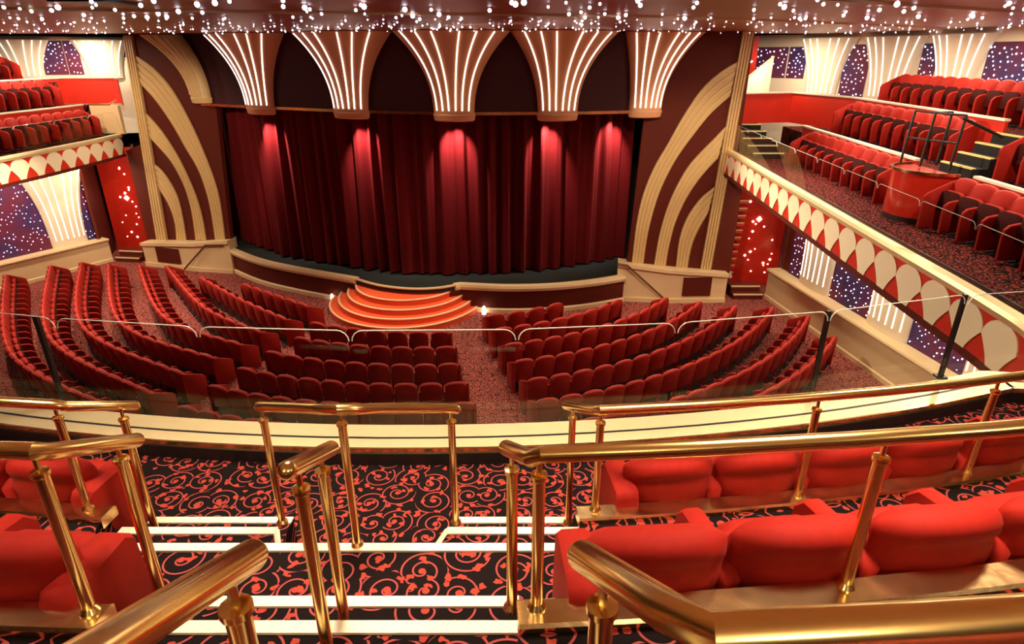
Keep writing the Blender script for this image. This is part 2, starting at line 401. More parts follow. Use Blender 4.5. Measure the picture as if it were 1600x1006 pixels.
lower_wall('wall_side_right', RF, [(1.92, .80, .98), (5.4, .80, .98), (8.85, .80, .98), (12.3, .80, .98)],
           [(.35, 1.2), (2.6, 4.7), (6.1, 8.1), (9.6, 11.6)], 'oxblood side wall with cream plinth and star panels below right balcony', 1.12)
lower_wall('wall_side_left', LF, [(1.05, .68, 1.5), (4.4, .68, 1.5)], [(-.1, .8), (1.6, 3.8)],
           'oxblood side wall with cream plinth and star panels below left balcony', 1.0)

# recesses with red sparkling panels beside the proscenium
def door_recess(name, A, B, z1, lab, spots, inward):
    fr = frame(A, B, inward); n = fr[2]
    sg = 1 if (-fr[1][1] * n[0] + fr[1][0] * n[1]) < 0 else -1
    w = wall_quad(name, A, B, 0, z1, 'redlac', .1, sg)
    struct(w, lab, 'door')
    for s, z, r in spots:
        mb = MB(); q = at(fr, s, .01); octa(mb, (q[0], q[1], z), r); mb.build('spark_dot', 'warmglow', w, smooth=0)  # glowing dots stand in for lights reflected in the lacquer
    return w, fr
random.seed(11)
dl, dfl = door_recess('door_1', (-17.75, 27.0), (-16.15, 27.0), 4.5, 'sparkling red lacquer door panel beside the left proscenium wall',
    [(random.uniform(.5, 1.5), random.uniform(.5, 4.2), random.choice((.03, .04, .05))) for _ in range(22)] + [(.95, 2.35, .12)], (0, -1))
dr, dfr = door_recess('door_2', (8.35, 22.6), (10.0, 22.2), 4.5, 'sparkling red lacquer door panel beside the right proscenium wall',
    [(random.uniform(.35, 1.6), random.uniform(.5, 3.6), random.choice((.03, .035, .05))) for _ in range(20)] + [(.75, 2.55, .11)], (0, -1))
# frames of the recesses
struct(wall_quad('wall_recess_left', (-18.0, 27.05), (-17.35, 25.2), 0, 4.6, 'oxblood', .1), 'oxblood return wall beside the left sparkling door', 'wall')
struct(wall_quad('wall_recess_left', (-16.15, 27.1), (-15.1, 25.2), 0, 4.6, 'oxblood', .1), 'oxblood cheek wall between left door and proscenium', 'wall')
struct(wall_quad('wall_recess_right', (10.0, 22.3), (9.55, 20.95), 0, 4.6, 'oxblood', .1), 'oxblood return wall beside the right sparkling door', 'wall')
struct(wall_quad('wall_recess_right', (7.68, 21.1), (7.72, 24.0), 0, 4.6, 'oxblood', .1), 'oxblood cheek wall between right door and proscenium', 'wall')
def small_steps(name, x0, x1, y0, dy, lab, n=2, h=.19, slope=0):
    st = empty(name, ((x0 + x1) / 2, y0, 0)); tag(st, lab, 'steps')
    for k in range(n):
        b = MB(); yy = y0 + dy * k
        b.prism([(x0 - (x0 + x1) / 2, yy - y0), (x1 - (x0 + x1) / 2, yy - y0 + slope), (x1 - (x0 + x1) / 2, .75 + slope), (x0 - (x0 + x1) / 2, .75)], h * k, h * (k + 1) - .001 * k)
        b.build('step', 'carpet' if 0 else 'oxblood', st)
        MB().prism([(x0 - (x0 + x1) / 2, yy - y0 - .015), (x1 - (x0 + x1) / 2, yy - y0 - .015 + slope), (x1 - (x0 + x1) / 2, yy - y0 + .05 + slope), (x0 - (x0 + x1) / 2, yy - y0 + .05)], h * (k + 1) - .03, h * (k + 1) + .012).build('nosing', 'cream', st)
    return st
small_steps('door_steps', -16.85, -15.75, 25.3, .34, 'two dark steps with cream nosings before the left sparkling door', slope=-.15)
small_steps('door_steps', 7.95, 9.0, 20.85, .34, 'two dark steps with cream nosings before the right sparkling door')

rst = empty('recess_stairs', (8.45, 22.25, 0)); tag(rst, 'narrow red stair flight climbing inside the right sparkling doorway', 'stairs')
for k in range(11):
    MB().box((-.32 + .02 * k, .12, .5 + .27 * k), (.42, .22, .10)).build('step', 'redpaint', rst)
    MB().box((-.32 + .02 * k, .0, .56 + .27 * k), (.42, .03, .035)).build('nosing', 'goldnose', rst)
MB().tube(spline([(-.62, -.25, 1.7), (-.55, -.28, 1.2), (-.42, -.3, .75), (-.3, -.3, .45)], 5), .07, 8).build('banister', 'pale', rst)

# ------------------------------------------------------------------ proscenium side panels
def rib_band(name, outer, inner, fr, parent, base=.06, n=28, ribs=4, m='tan'):
    o = resample(spline(outer, 6), n); i_ = resample(spline(inner, 6), n)
    prof = [(0, 0)]
    for k in range(ribs):
        a = k / ribs; w = 1 / ribs
        prof += [(a + w * .08, base), (a + w * .62, base), (a + w * .72, base * .45), (a + w * .98, base * .45)]
    prof += [(1, base), (1, 0)]
    rows = []
    for p, q in zip(o, i_):
        r = []
        for t, d in prof:
            s = p[0] + (q[0] - p[0]) * t; z = p[1] + (q[1] - p[1]) * t; c = at(fr, s, d); r.append((c[0], c[1], z))
        rows.append(r)
    mb = MB(); mb.grid(rows)
    return mb.build(name, m, parent)
PR = frame((3.95, 20.95), (7.6, 20.85), (0, -1)); PL = frame((-14.8, 25.1), (-11.2, 24.0), (0, -1))
def panel_wall(name, fr, outline, lab, t=.2):
    A, e, n, L = fr
    vs = []; k = len(outline)
    for d in (0, -t):
        for s, z in outline: q = at(fr, s, d); vs.append((q[0], q[1], z))
    o = MB().add(vs, [tuple(range(k)), tuple(range(k, 2 * k))[::-1]] + [(i, (i + 1) % k, k + (i + 1) % k, k + i) for i in range(k)]).build(name, 'oxblood')
    return struct(o, lab, 'wall')
pr = panel_wall('wall_proscenium_right', PR, [(.10, 1.2), (3.75, 1.0), (3.75, 4.6), (3.45, 4.9), (3.45, 9.3), (.30, 9.3), (.30, 6.0)], 'oxblood proscenium panel with tan ribbed arches right of the stage')
rib_band('arch_band', [(3.03, 7.9), (2.54, 7.6), (2.01, 7.08), (1.5, 6.21), (1.12, 5.41), (.76, 4.69), (.47, 3.8), (.32, 2.74), (.27, 1.30)],
         [(2.94, 6.89), (2.4, 6.37), (1.96, 5.76), (1.52, 5.07), (1.26, 4.53), (1.01, 3.85), (.84, 3.08), (.73, 2.29), (.68, 1.28)], PR, pr)
rib_band('arch_band', [(2.94, 5.98), (2.51, 5.48), (2.18, 5.11), (1.87, 4.7), (1.61, 4.17), (1.41, 3.63), (1.24, 2.97), (1.12, 2.18), (1.06, 1.26)],
         [(2.82, 4.99), (2.51, 4.62), (2.24, 4.24), (1.98, 3.77), (1.79, 3.31), (1.63, 2.75), (1.54, 2.19), (1.49, 1.72), (1.47, 1.2)], PR, pr)
rib_band('arch_band', [(2.82, 4.03), (2.55, 3.79), (2.33, 3.53), (2.11, 3.16), (1.97, 2.82), (1.87, 2.39), (1.83, 1.96), (1.83, 1.61), (1.83, 1.18)],
         [(2.71, 3.16), (2.58, 2.87), (2.44, 2.53), (2.33, 2.17), (2.28, 1.85), (2.25, 1.52), (2.24, 1.12)], PR, pr)
rib_band('pilaster', [(3.07, 8.74), (2.69, 1.1)], [(3.42, 8.74), (3.06, 1.05)], PR, pr, .09, 6)
pl = panel_wall('wall_proscenium_left', PL, [(-.5, .9), (3.75, 1.25), (4.2, 6.4), (4.2, 9.3), (.78, 9.3), (.40, 4.9), (-.5, 4.6)], 'oxblood proscenium panel with tan ribbed arches left of the stage')
rib_band('arch_band', [(.99, 8.12), (1.74, 7.67), (2.4, 6.91), (2.88, 5.91), (3.19, 5.04), (3.48, 3.94), (3.60, 3.09), (3.58, 2.21), (3.51, 1.3)],
         [(.94, 7.16), (1.52, 6.56), (2.08, 5.7), (2.51, 4.8), (2.79, 4.27), (2.98, 3.7), (3.09, 2.88), (3.09, 2.12), (3.04, 1.26)], PL, pl)
rib_band('arch_band', [(.83, 6.16), (1.43, 5.52), (1.81, 4.92), (2.11, 4.31), (2.38, 3.51), (2.53, 2.9), (2.60, 2.26), (2.60, 1.74), (2.57, 1.22)],
         [(.87, 5.17), (1.27, 4.76), (1.65, 4.31), (1.92, 3.76), (2.08, 3.22), (2.15, 2.57), (2.13, 1.97), (2.06, 1.18)], PL, pl)
rib_band('arch_band', [(.77, 4.17), (1.1, 3.89), (1.35, 3.53), (1.56, 3.04), (1.63, 2.59), (1.63, 1.93), (1.57, 1.14)],
         [(.77, 3.17), (.95, 2.87), (1.08, 2.55), (1.17, 2.16), (1.18, 1.71), (1.08, 1.1)], PL, pl)
rib_band('pilaster', [(.72, 8.74), (.07, 1.0)], [(1.12, 8.74), (.61, 1.05)], PL, pl, .09, 6)

# plinths below the proscenium panels
def plinth(name, path, h0, h1, lab, panel, rail):
    p = empty(name, (path[1][0], path[1][1], 0)); tag(p, lab, 'plinth')
    P = [(a - path[1][0], b - path[1][1]) for a, b in path]
    n = len(P); hs = [h0 + (h1 - h0) * k / (n - 1) for k in range(n)]
    def strip(nm, m, d0, d1, za, zb, abs_=False):
        nn = normals(P); mb = MB(); rows = []
        for q, w, h in zip(P, nn, hs):
            a = (q[0] - w[0] * d1, q[1] - w[1] * d1); b = (q[0] - w[0] * d0, q[1] - w[1] * d0)
            z0 = za if abs_ else h + za; z1 = zb if abs_ else h + zb
            rows.append([(*b, z0), (*a, z0), (*a, z1), (*b, z1)])
        mb.grid(rows, True); mb.f += [(0, 1, 2, 3), tuple(len(mb.v) - 4 + i for i in range(4))]
        mb.build(nm, m, p)
    nn = normals(P); mb = MB(); rows = []
    for q, w, h in zip(P, nn, hs):
        b = (q[0] + w[0] * .55, q[1] + w[1] * .55); rows.append([(*b, 0), (*q, 0), (*q, h - .1), (*b, h - .1)])
    mb.grid(rows, True); mb.f += [(0, 1, 2, 3), tuple(len(mb.v) - 4 + i for i in range(4))]; mb.build('body', 'cream', p)
    strip('cap_moulding', 'cream', -.56, .10, -.12, .0)
    strip('base_moulding', 'cream', -.2, .06, 0, .16, True)
    return p, P
pR, PRp = plinth('plinth', [(3.71, 20.75), (5.43, 20.52), (7.55, 20.58)], 1.42, 1.08, 'cream moulded plinth with dark red panel right of the stage', None, None)
MB().box((5.95 - 5.43 + .55, 20.535 - 20.52, .60), (1.0, .05, .68), .03).build('inset_panel', 'oxblood', pR)
rl = MB(); rl.tube([(-1.75, .08, 1.42), (-1.45, -.02, 1.40), (-.05, -.16, .18)], .035, 8); rl.build('handrail', 'wood', pR)
pL, PLp = plinth('plinth', [(-15.25, 24.75), (-12.7, 24.0), (-11.2, 23.75)], 1.0, 1.36, 'cream moulded plinth with dark red panel left of the stage', None, None)
MB().box((-14.05 + 12.7, 24.37 - 24.0 + .01, .55), (1.15, .05, .62), -.287).build('inset_panel', 'oxblood', pL)
rl = MB(); rl.tube([(-.55, -.12, .12), (.55, -.22, 1.16), (1.3, -.33, 1.2)], .035, 8); rl.build('handrail', 'wood', pL)

# ------------------------------------------------------------------ stage, steps, curtain
EDGE = spline([(-11.38, 24.06), (-9.7, 22.6), (-8.02, 21.6), (-5.5, 20.42)], 8)[:-1] + spline([(-5.5, 20.42), (-4.5, 19.72), (-3.4, 19.38), (-2.5, 19.45), (-1.75, 19.82)], 6)[:-1] \
     + spline([(-1.75, 19.82), (-.2, 19.62), (1.29, 19.72), (2.7, 20.1), (3.93, 20.65)], 8)
SZ = .95
stg = MB().prism(EDGE + [(3.93, 21.2), (7.6, 21.4), (7.6, 30.3), (-14.2, 30.3), (-14.2, 25.3), (-11.38, 24.3)], 0, SZ).build('stage', 'stage')
struct(stg, 'dark stage floor with curved cream edged apron', 'stage')
sgn = -1
for seg in ([p for p in EDGE if p[0] < -5.3], [p for p in EDGE if p[0] > -1.95]):
    MB().sweep(seg, [(-.02, .80), (.10, .80), (.13, .90), (.10, .985), (-.14, .985), (-.14, .95)], sgn).build('apron_lip', 'cream', stg)
MB().sweep([p for p in EDGE if -5.6 < p[0] < -1.7], [(-.02, .92), (.03, .92), (.04, .95), (.03, .975), (-.06, .975), (-.06, .95)], sgn).build('apron_nosing', 'cream', stg)
MB().sweep(EDGE, [(-.01, 0), (.02, 0), (.02, .83), (-.01, .83)], sgn).build('apron_face', 'oxblood', stg)

MB().sweep(EDGE, [(-.01, 0), (.09, 0), (.09, .13), (.04, .17), (-.01, .17)], sgn).build('apron_base', 'cream', stg)
def circ3(a, b, c, n=28):
    ax, ay = a; bx, by = b; cx, cy = c
    d = 2 * (ax * (by - cy) + bx * (cy - ay) + cx * (ay - by))
    ux = ((ax * ax + ay * ay) * (by - cy) + (bx * bx + by * by) * (cy - ay) + (cx * cx + cy * cy) * (ay - by)) / d
    uy = ((ax * ax + ay * ay) * (cx - bx) + (bx * bx + by * by) * (ax - cx) + (cx * cx + cy * cy) * (bx - ax)) / d
    r = math.hypot(ax - ux, ay - uy); t0 = math.atan2(ay - uy, ax - ux); t1 = math.atan2(cy - uy, cx - ux)
    while t1 < t0: t1 += 2 * PI
    return [(ux + r * math.cos(t0 + (t1 - t0) * k / n), uy + r * math.sin(t0 + (t1 - t0) * k / n)) for k in range(n + 1)]
stairs = empty('stage_steps', (-3.4, 19.4, 0)); tag(stairs, 'semicircular orange-red carpeted steps with pale nosings leading up to the stage', 'steps')
for z, a, b, c in ((.76, (-5.46, 20.48), (-3.41, 18.82), (-1.94, 19.9)), (.57, (-5.73, 20.55), (-3.37, 18.46), (-1.66, 19.9)),
                   (.38, (-6.04, 20.72), (-3.31, 18.15), (-1.36, 19.95)), (.19, (-6.35, 20.82), (-3.27, 17.9), (-1.14, 19.9))):
    P = [(x + 3.4, y - 19.4) for x, y in circ3(a, b, c)]
    MB().prism(P + [(2.0, .8), (-2.4, 1.6)], 0, z).build('step', 'steps', stairs)
    MB().sweep(P, [(-.05, z - .005), (.015, z - .03), (.02, z), (.01, z + .012), (-.05, z + .012)], -1).build('nosing', 'stepnose', stairs)
for x, y in ((-6.4, 20.75), (-.95, 19.6)):
    o = MB(); o.tube([(0, 0, 0), (0, 0, .16), (0, 0, .2)], .05, 8, rr=[.07, .05, .05]); octa(o, (0, 0, .25), .06); b = o.build('step_light', 'warmglow'); b.location = (x, y - .12, 0)
    tag(b, 'small white marker lamp beside the ' + ('left' if x < -3 else 'right') + ' foot of the stage steps', 'lamp')

CP = spline([(-12.1, 26.2), (-11.53, 25.6), (-8.9, 23.1), (-6.67, 22.0), (-4.09, 20.98), (-2.26, 20.78), (0, 21.05), (1.87, 21.6), (3.9, 22.7), (4.3, 23.1)], 10)
def curtain():
    n = 640; path = resample(CP, n); nn = normals(path); L = plen(CP)
    ph = []; t = 0
    random.seed(3); wl = .42; a = 0
    amp = []
    for k in range(n):
        a += 2 * PI * (L / n) / wl
        if k % 19 == 0: wl = random.uniform(.26, .75); am = random.uniform(.08, .26)
        ph.append(a); amp.append(am)
    for _ in range(3): amp = [sum(amp[max(0, k - 6):k + 7]) / len(amp[max(0, k - 6):k + 7]) for k in range(n)]
    rows = []
    zs = [.99, 1.3, 2.2, 3.4, 4.6, 5.6, 6.2, 6.7]
    for i, z in enumerate(zs):
        h = (z - .99) / (6.7 - .99); row = []
        for k in range(n):
            d = amp[k] * (1 - .35 * h) * (math.sin(ph[k]) * .8 + .25 * math.sin(2.3 * ph[k] + 1.1)) + .05 * math.sin(ph[k] * .31 + 2.0 * h)
            zz = z + (.035 * math.sin(ph[k] * .5) ** 2 if i == 0 else 0)
            row.append((path[k][0] - nn[k][0] * d, path[k][1] - nn[k][1] * d, zz))
        rows.append(row)
    o = MB().grid(rows).build('stage_curtain', 'curtain', smooth=180)
    tag(o, 'dark red pleated velvet curtain closed across the stage', 'curtain')
    return o
curtain()
# valance wall and trumpet capitals with neon strips
VP = spline([(-11.3, 23.95), (-10.6, 23.6), (-8.6, 22.6), (-5.1, 21.05), (-1.75, 20.2), (1.45, 20.3), (4.0, 20.78), (4.7, 20.92)], 10)
val = MB().sweep(VP, [(0, 6.42), (.12, 6.42), (.12, 9.3), (0, 9.3)], 1).build('wall_valance', 'valance')
struct(val, 'dark valance wall with arches above the stage curtain', 'wall')
MB().sweep(VP, [(-.06, 6.38), (.14, 6.38), (.14, 6.47), (-.06, 6.47)], 1).build('valance_trim', 'brassplate', val)
caps = [(-11.15, 23.72, .40, .85, 1, -1.25, 6.6), (-8.62, 22.55, .60, 1.6, 1, -.15, 6.33), (-5.15, 21.0, .63, 1.70, 1.0, -.05, 6.33), (-1.78, 20.15, .63, 1.75, 1.0, 0, 6.33), (1.41, 20.27, .62, 1.62, 1.0, .15, 6.33), (4.22, 20.75, .52, 1.25, 1.0, .45, 6.38)]
posn = ['leftmost', 'second from left', 'third from left', 'fourth from left', 'fifth from left', 'rightmost']
for i, (x, y, wb, wt, dd, sh, zc) in enumerate(caps):
    a = caps[max(i - 1, 0)]; b = caps[min(i + 1, 5)]
    dx, dy = b[0] - a[0], b[1] - a[1]
    if i == 0: dx, dy = 3.4, -1.1
    if i == 5: dx, dy = 3.2, .35
    L = math.hypot(dx, dy); fr = ((0, 0), (dx / L, dy / L), (dy / L, -dx / L), L)
    HF = 8.73 - zc
    f = empty('fan_capital', (x, y, zc)); tag(f, 'flared salmon fan capital with glowing strips above the curtain, ' + posn[i], 'capital', 'fan capitals above the stage curtain')
    d1 = .95 if 0 < i < 5 else .45
    mb, rows = fan_body(fr, 0, wb, wt, 0.0, HF, .30, d1, 2.3, sh=sh)
    mb.build('flare', 'fan' if i else 'tan', f)
    mb = MB(); rr = []
    for z, g in ((-.13, -.06), (-.10, .0), (.06, .035), (.09, .02)):
        rr.append([(*at(fr, (wb + g) * math.cos(PI * k / 16), (.30 + g) * math.sin(PI * k / 16)), z) for k in range(17)])
    mb.grid(rr); mb.f += [tuple(range(17))]; mb.build('cup', 'fan' if i else 'tan', f)
    fan_strips(fr, 0, wb, wt, 0.0, HF, .30, d1, 2.3, PH6, f, .022 if i else .018, sh=sh, mname='neon' if i else 'tan')
    if i:
        k = min(range(len(CP)), key=lambda j: math.dist(CP[j], (x + (.1 if i < 5 else -.55), y + (.0 if i < 5 else 1.4)))); cn = normals(CP)[k]; c = CP[k]
        lo = lamp('SPOT', (c[0] - cn[0] * .50, c[1] - cn[1] * .50, zc - .17), 800, .04, (1, .74, .68), target=(c[0] + cn[0] * .25, c[1] + cn[1] * .25, 4.7), angle=74, blend=.9)
for i, (x, y, z) in enumerate(((-12.49, 27.3, 2.79), (-12.55, 27.3, 1.25))):
    st = empty('wing_light', (x, y, SZ)); tag(st, ('tall thin' if i == 0 else 'low clustered') + ' white stage lamp in the left wing', 'stage lamp')
    MB().tube([(0, .1, 0), (0, .1, z - SZ + .2)], .03, 6).build('pole', 'black', st)
    for k in range(1 if i == 0 else 4):
        MB().box((0, 0, z - SZ - .22 * k + .05), (.34, .2, .13), .2).build('lamp_head', 'whiteplastic', st)

# ------------------------------------------------------------------ balcony: slab, parapet, terraces
RIM = arc(16.06, -8.5, 4.6, 30)
PATH_R = [(5.2, 5.3), (5.7, 5.85), (5.95, 6.5), (6.05, 7.2), (6.12, 8.0), (6.24, 9.76), (6.43, 12.37), (6.75, 16.6), (6.98, 19.3), (7.1, 21.3)]
PATH_L = [(-15.35, 25.2), (-15.25, 23.6), (-15.3, 20.8), (-15.4, 18.2), (-15.0, 14.5), (-13.0, 9.8)]
RIMALL = spline(PATH_L, 6)[:-1] + spline([(-13.0, 9.8), (-10.6, 7.4), RIM[0]], 6)[:-1] + RIM[:-1] + spline([RIM[-1]] + PATH_R, 6)
LZ = 5.26
slab = MB().prism(RIMALL + [(9.5, 22.0), (14.8, 21), (14.8, -7.8), (-22.8, -7.8), (-22.8, 26), (-17, 26.5)], 4.46, 5.12).build('balcony_floor', 'carpet')
struct(slab, 'scroll carpeted floor of the horseshoe balcony', 'floor')
MB().sweep(RIMALL, [(-.25, 4.46), (.04, 4.46), (.04, 5.14), (-.25, 5.14)], 1).build('fascia', 'redpaint', slab)
MB().sweep(RIMALL, [(-.01, 4.40), (.07, 4.40), (.07, 4.50), (-.01, 4.50)], 1).build('fascia_base', 'oxblood', slab)
def rim(path, w): MB().sweep(path, [(-w, 5.12), (.08, 5.12), (.10, 5.20), (.08, LZ), (-w, LZ)], 1).build('rim_ledge', 'brassrim', slab)
ctr = [p for p in RIMALL if p[1] < 11.2 and p[0] < 5.9]
MB().sweep(ctr, [(-.125, LZ - .01), (-.105, LZ - .01), (-.105, LZ + .004), (-.125, LZ + .004)], 1).build('glass_channel', 'black', slab)
MB().sweep(ctr, [(-.272, 5.20), (-.255, 5.20), (-.255, LZ + .006), (-.272, LZ + .006)], 1).build('rim_edge', 'brass', slab)
rim([p for p in RIMALL if p[0] < 0 and p[1] > 11], .07); rim([p for p in RIMALL if p[1] < 11.2 and p[0] < 5.9], .26); rim([p for p in RIMALL if p[0] > 5 and p[1] > 5.8], .07)
MB().sweep(RIMALL, [(-.285, 5.10), (-.262, 5.10), (-.262, 5.225), (-.285, 5.225)], 1).build('rim_kick_board', 'black', slab)
# scalloped fan ornaments on the fascia
def scallops(path, pitch):
    L = plen(path); n = int(L / pitch)
    P = resample(path, n * 14 + 1); nn = normals(P)
    for k in range(n):
        i0 = k * 14; mb = MB()
        outline = []
        # goblet: narrow foot, wide round head
        for t in range(13):
            a = PI * t / 12; outline.append((7 - 6.98 * math.cos(a), .38 + .285 * math.sin(a)))   # head from left to right
        right = [(13.98 - 4.9 * (1 - (1 - q) ** 1.45), .38 - .38 * q) for q in (.2, .4, .6, .8, 1)]
        left = [(14 - x, z) for x, z in right][::-1]
        outline = outline + right + left
        pts0, pts1 = [], []
        for u, z in outline:
            j = min(max(u, 0), 14) + i0; j0 = min(int(j), len(P) - 2); f = j - j0
            x = P[j0][0] * (1 - f) + P[j0 + 1][0] * f; y = P[j0][1] * (1 - f) + P[j0 + 1][1] * f; w = nn[j0]
            pts0.append((x + w[0] * .041, y + w[1] * .041, 4.46 + z)); pts1.append((x + w[0] * .056, y + w[1] * .056, 4.46 + z))
        m = len(outline)
        mb.add(pts0 + pts1, [tuple(range(m, 2 * m))] + [(i, (i + 1) % m, m + (i + 1) % m, m + i) for i in range(m)])
        mb.build('scallop', 'scallop', slab, smooth=0)
ir = len(RIMALL) - 1
scallops([p for p in RIMALL if p[1] > 6.4 and p[0] > 5], .72)
scallops([p for p in RIMALL if p[1] > 16.5 and p[0] < -10], .72)

# stepped terraces of the balcony centre
def ring(r0, r1, x0a, x1a, z0, z1, name, m, lab):
    p0, p1 = arc(r0, x0a, x1a), arc(r1, x0a, x1a)
    o = MB().prism(p0 + p1[::-1], z0, z1).build(name, m); return struct(o, lab, 'floor')
rL2, rL1, rL0 = 17.66, 18.86, 19.92
ring(rL2 - .03, rL1, .38, 9, 5.1, 5.69, 'balcony_terrace', 'carpet', 'carpeted terrace of the lower balcony seat row, right of the aisle')
ring(rL2 - .03, rL1, -10, -2.30, 5.1, 5.69, 'balcony_terrace', 'carpet', 'carpeted terrace of the lower balcony seat row, left of the aisle')
ring(rL1 - .03, rL0, .02, 9, 5.1, 6.30, 'balcony_terrace', 'carpet', 'carpeted terrace behind the upper balcony seat row, right of the aisle')
ring(rL1 - .03, rL0, -10, -1.40, 5.1, 6.30, 'balcony_terrace', 'carpet', 'carpeted terrace behind the upper balcony seat row, left of the aisle')
ring(rL0 - .03, 26, .18, 9, 5.1, 6.86, 'balcony_terrace', 'carpet', 'carpeted top terrace at the camera, right of the aisle')
ring(rL0 - .03, 26, -10, -.52, 5.1, 6.86, 'balcony_terrace', 'carpet', 'carpeted top terrace at the camera, left of the aisle')
def ledge(r, x0, x1, z, lab, name):
    path = arc(r, x0, x1, 20)
    o = MB().sweep(path, [(-.06, z - .06), (.065, z - .06), (.065, z), (.05, z + .012), (-.05, z + .012), (-.06, z)], 1).build(name, 'brassplate')
    return struct(o, lab, 'ledge')
ledge(rL2 + .0, .37, 8.5, 5.72, 'brass ledge behind lower balcony seat row, right of the aisle', 'trim_1')
ledge(rL2 + .0, -9.5, -2.28, 5.72, 'brass ledge behind lower balcony seat row, left of the aisle', 'trim_2')
ledge(rL1 + .0, .02, 8.5, 6.33, 'brass ledge behind upper balcony seat row, right of the aisle', 'trim_3')
ledge(rL1 + .0, -9.5, -1.40, 6.33, 'brass ledge behind upper balcony seat row, left of the aisle', 'trim_4')
# aisle stairs
def aisle_steps():
    st = empty('aisle_stairs', (-.7, 2.2, 5.12)); tag(st, 'carpeted balcony aisle stairs with bright white nosings', 'stairs')
    ox, oy, oz = -.7, 2.2, 5.12
    def sl(name, poly, z, m='carpet', z0=5.12):
        MB().prism([(x - ox, y - oy) for x, y in poly], z0 - oz, z - oz).build(name, m, st)
    def ns(x0, x1, y, z, d=.055):
        MB().box(((x0 + x1) / 2 - ox, y - d / 2 + .004 - oy, z - oz + .002), (x1 - x0, d, .02)).build('nosing', 'nosing', st)
    sl('tread', [(-1.42, .1), (.04, .1), (.04, .55), (-1.42, .55)], 6.86); ns(-1.42, .04, .55, 6.86)
    sl('tread', [(-1.42, .55), (.04, .55), (.04, 1.40), (-1.42, 1.40)], 6.34); ns(-1.42, .02, 1.40, 6.34)
    sl('tread', [(-1.45, 1.40), (.04, 1.40), (.04, 1.70), (-1.45, 1.70)], 6.13); ns(-1.42, .03, 1.70, 6.13)
    sl('tread', [(-1.45, 1.70), (.04, 1.70), (.06, 2.01), (-1.5, 2.01)], 5.92); ns(-1.45, .03, 2.01, 5.92)
    sl('tread', [(-9.5, 2.01), (9, 2.01), (9, 2.55), (-9.5, 2.55)], 5.72) if 0 else sl('tread', [(-2.32, 2.01), (.42, 2.01), (.42, 2.55), (-2.32, 2.55)], 5.715)
    ns(-2.28, .40, 2.55, 5.715)
    sl('tread', [(-2.36, 2.55), (-1.25, 2.55), (-1.42, 2.88), (-2.36, 2.88)], 5.53); ns(-2.30, -1.38, 2.88, 5.53)
    sl('tread', [(-2.36, 2.88), (-1.42, 2.88), (-1.42, 3.2), (-2.36, 3.2)], 5.33); ns(-2.34, -1.42, 3.2, 5.33)
    sl('tread', [(-.46, 2.55), (.44, 2.55), (.44, 2.88), (-.38, 2.88)], 5.53); ns(-.38, .42, 2.88, 5.53)
    sl('tread', [(-.38, 2.88), (.44, 2.88), (.44, 3.2), (-.38, 3.2)], 5.33); ns(-.38, .36, 3.2, 5.33)
    # oblique nosings at the inner stair ends
    for a, b in (((-1.25, 2.55), (-1.38, 2.86)), ((-.50, 2.55), (-.38, 2.86))):
        MB().tube([(a[0] - ox, a[1] - oy, 5.54 - oz), (b[0] - ox, b[1] - oy, 5.54 - oz)], .016, 4).build('nosing', 'nosing', st)
    return st
aisle_steps()

# glass balustrade on the rim: one panel per thing
gi = 0
def glass_panel(a, b, h, lab, z=LZ):
    global gi
    L = math.dist(a, b); rz = math.atan2(b[1] - a[1], b[0] - a[0]); c = ((a[0] + b[0]) / 2, (a[1] + b[1]) / 2)
    g = empty('glass_panel', (c[0], c[1], z), rz); tag(g, lab, 'glass panel', 'glass balustrade panels on the balcony rim')
    w = L / 2 - .012; r = .09
    out = [(-w, 0), (w, 0)] + [(w - r + r * math.cos(t), h - r + r * math.sin(t)) for t in (0, .4, .8, 1.2, PI / 2)] + [(-w + r - r * math.sin(t), h - r + r * math.cos(t)) for t in (0, .4, .8, 1.2, PI / 2)]
    n = len(out); mb = MB()
    mb.add([(x, -.004, q) for x, q in out] + [(x, .004, q) for x, q in out], [tuple(range(n)), tuple(range(n, 2 * n))[::-1]] + [(i, (i + 1) % n, n + (i + 1) % n, n + i) for i in range(n)])
    mb.build('pane', 'glass', g, smooth=0)
    MB().tube([(x, 0, q) for x, q in out[2:]], .0045, 5).build('polished_edge', 'glassedge', g)
    return g
gp = offset(RIM, .05)
jx = [-8.3, -7.1, -5.8, -4.5, -3.75, -2.5, -1.27, .04, 1.33]
names = ['tenth', 'ninth', 'eighth', 'seventh', 'sixth', 'fifth', 'fourth', 'third']
def rimpt(x): return pol(15.98, x)
cx = ['clear glass balcony panel at far left of the rim', 'clear glass balcony panel second from far left', 'clear glass balcony panel left of the first black post',
      'clear glass balcony panel at the leftmost stalls rows', 'clear glass balcony panel before the left stalls aisle',
      'clear glass balcony panel over the left end of the centre rows', 'clear glass balcony panel before the middle of the stage steps',
      'clear glass balcony panel right of the centre stalls rows']
for i in range(len(jx) - 1): glass_panel(rimpt(jx[i]), rimpt(jx[i + 1]), .86, cx[i])
glass_panel(rimpt(1.33), rimpt(2.68), .86, 'clear glass balcony panel left of the tall black post')
glass_panel(rimpt(2.68), rimpt(4.1), .86, 'clear glass balcony panel between the two tall black posts')
side = spline([rimpt(4.1)] + PATH_R, 8)
side = [p for p in side]
rs = resample([p for p in offset(side, -.02) if p[1] < 20.5], 13)
for i in range(12): glass_panel(rs[i], rs[i + 1], .80 if i else .86, 'clear glass rim panel of the right side balcony, ' + ORD[i + 1] + ' from the curve')
lsd = resample(offset(spline(PATH_L, 6), -.02)[::-1], 10)
for i in range(5, 9): glass_panel(lsd[i], lsd[i + 1], .80, 'clear glass rim panel of the left side balcony, ' + ORD[9 - i] + ' from the proscenium')
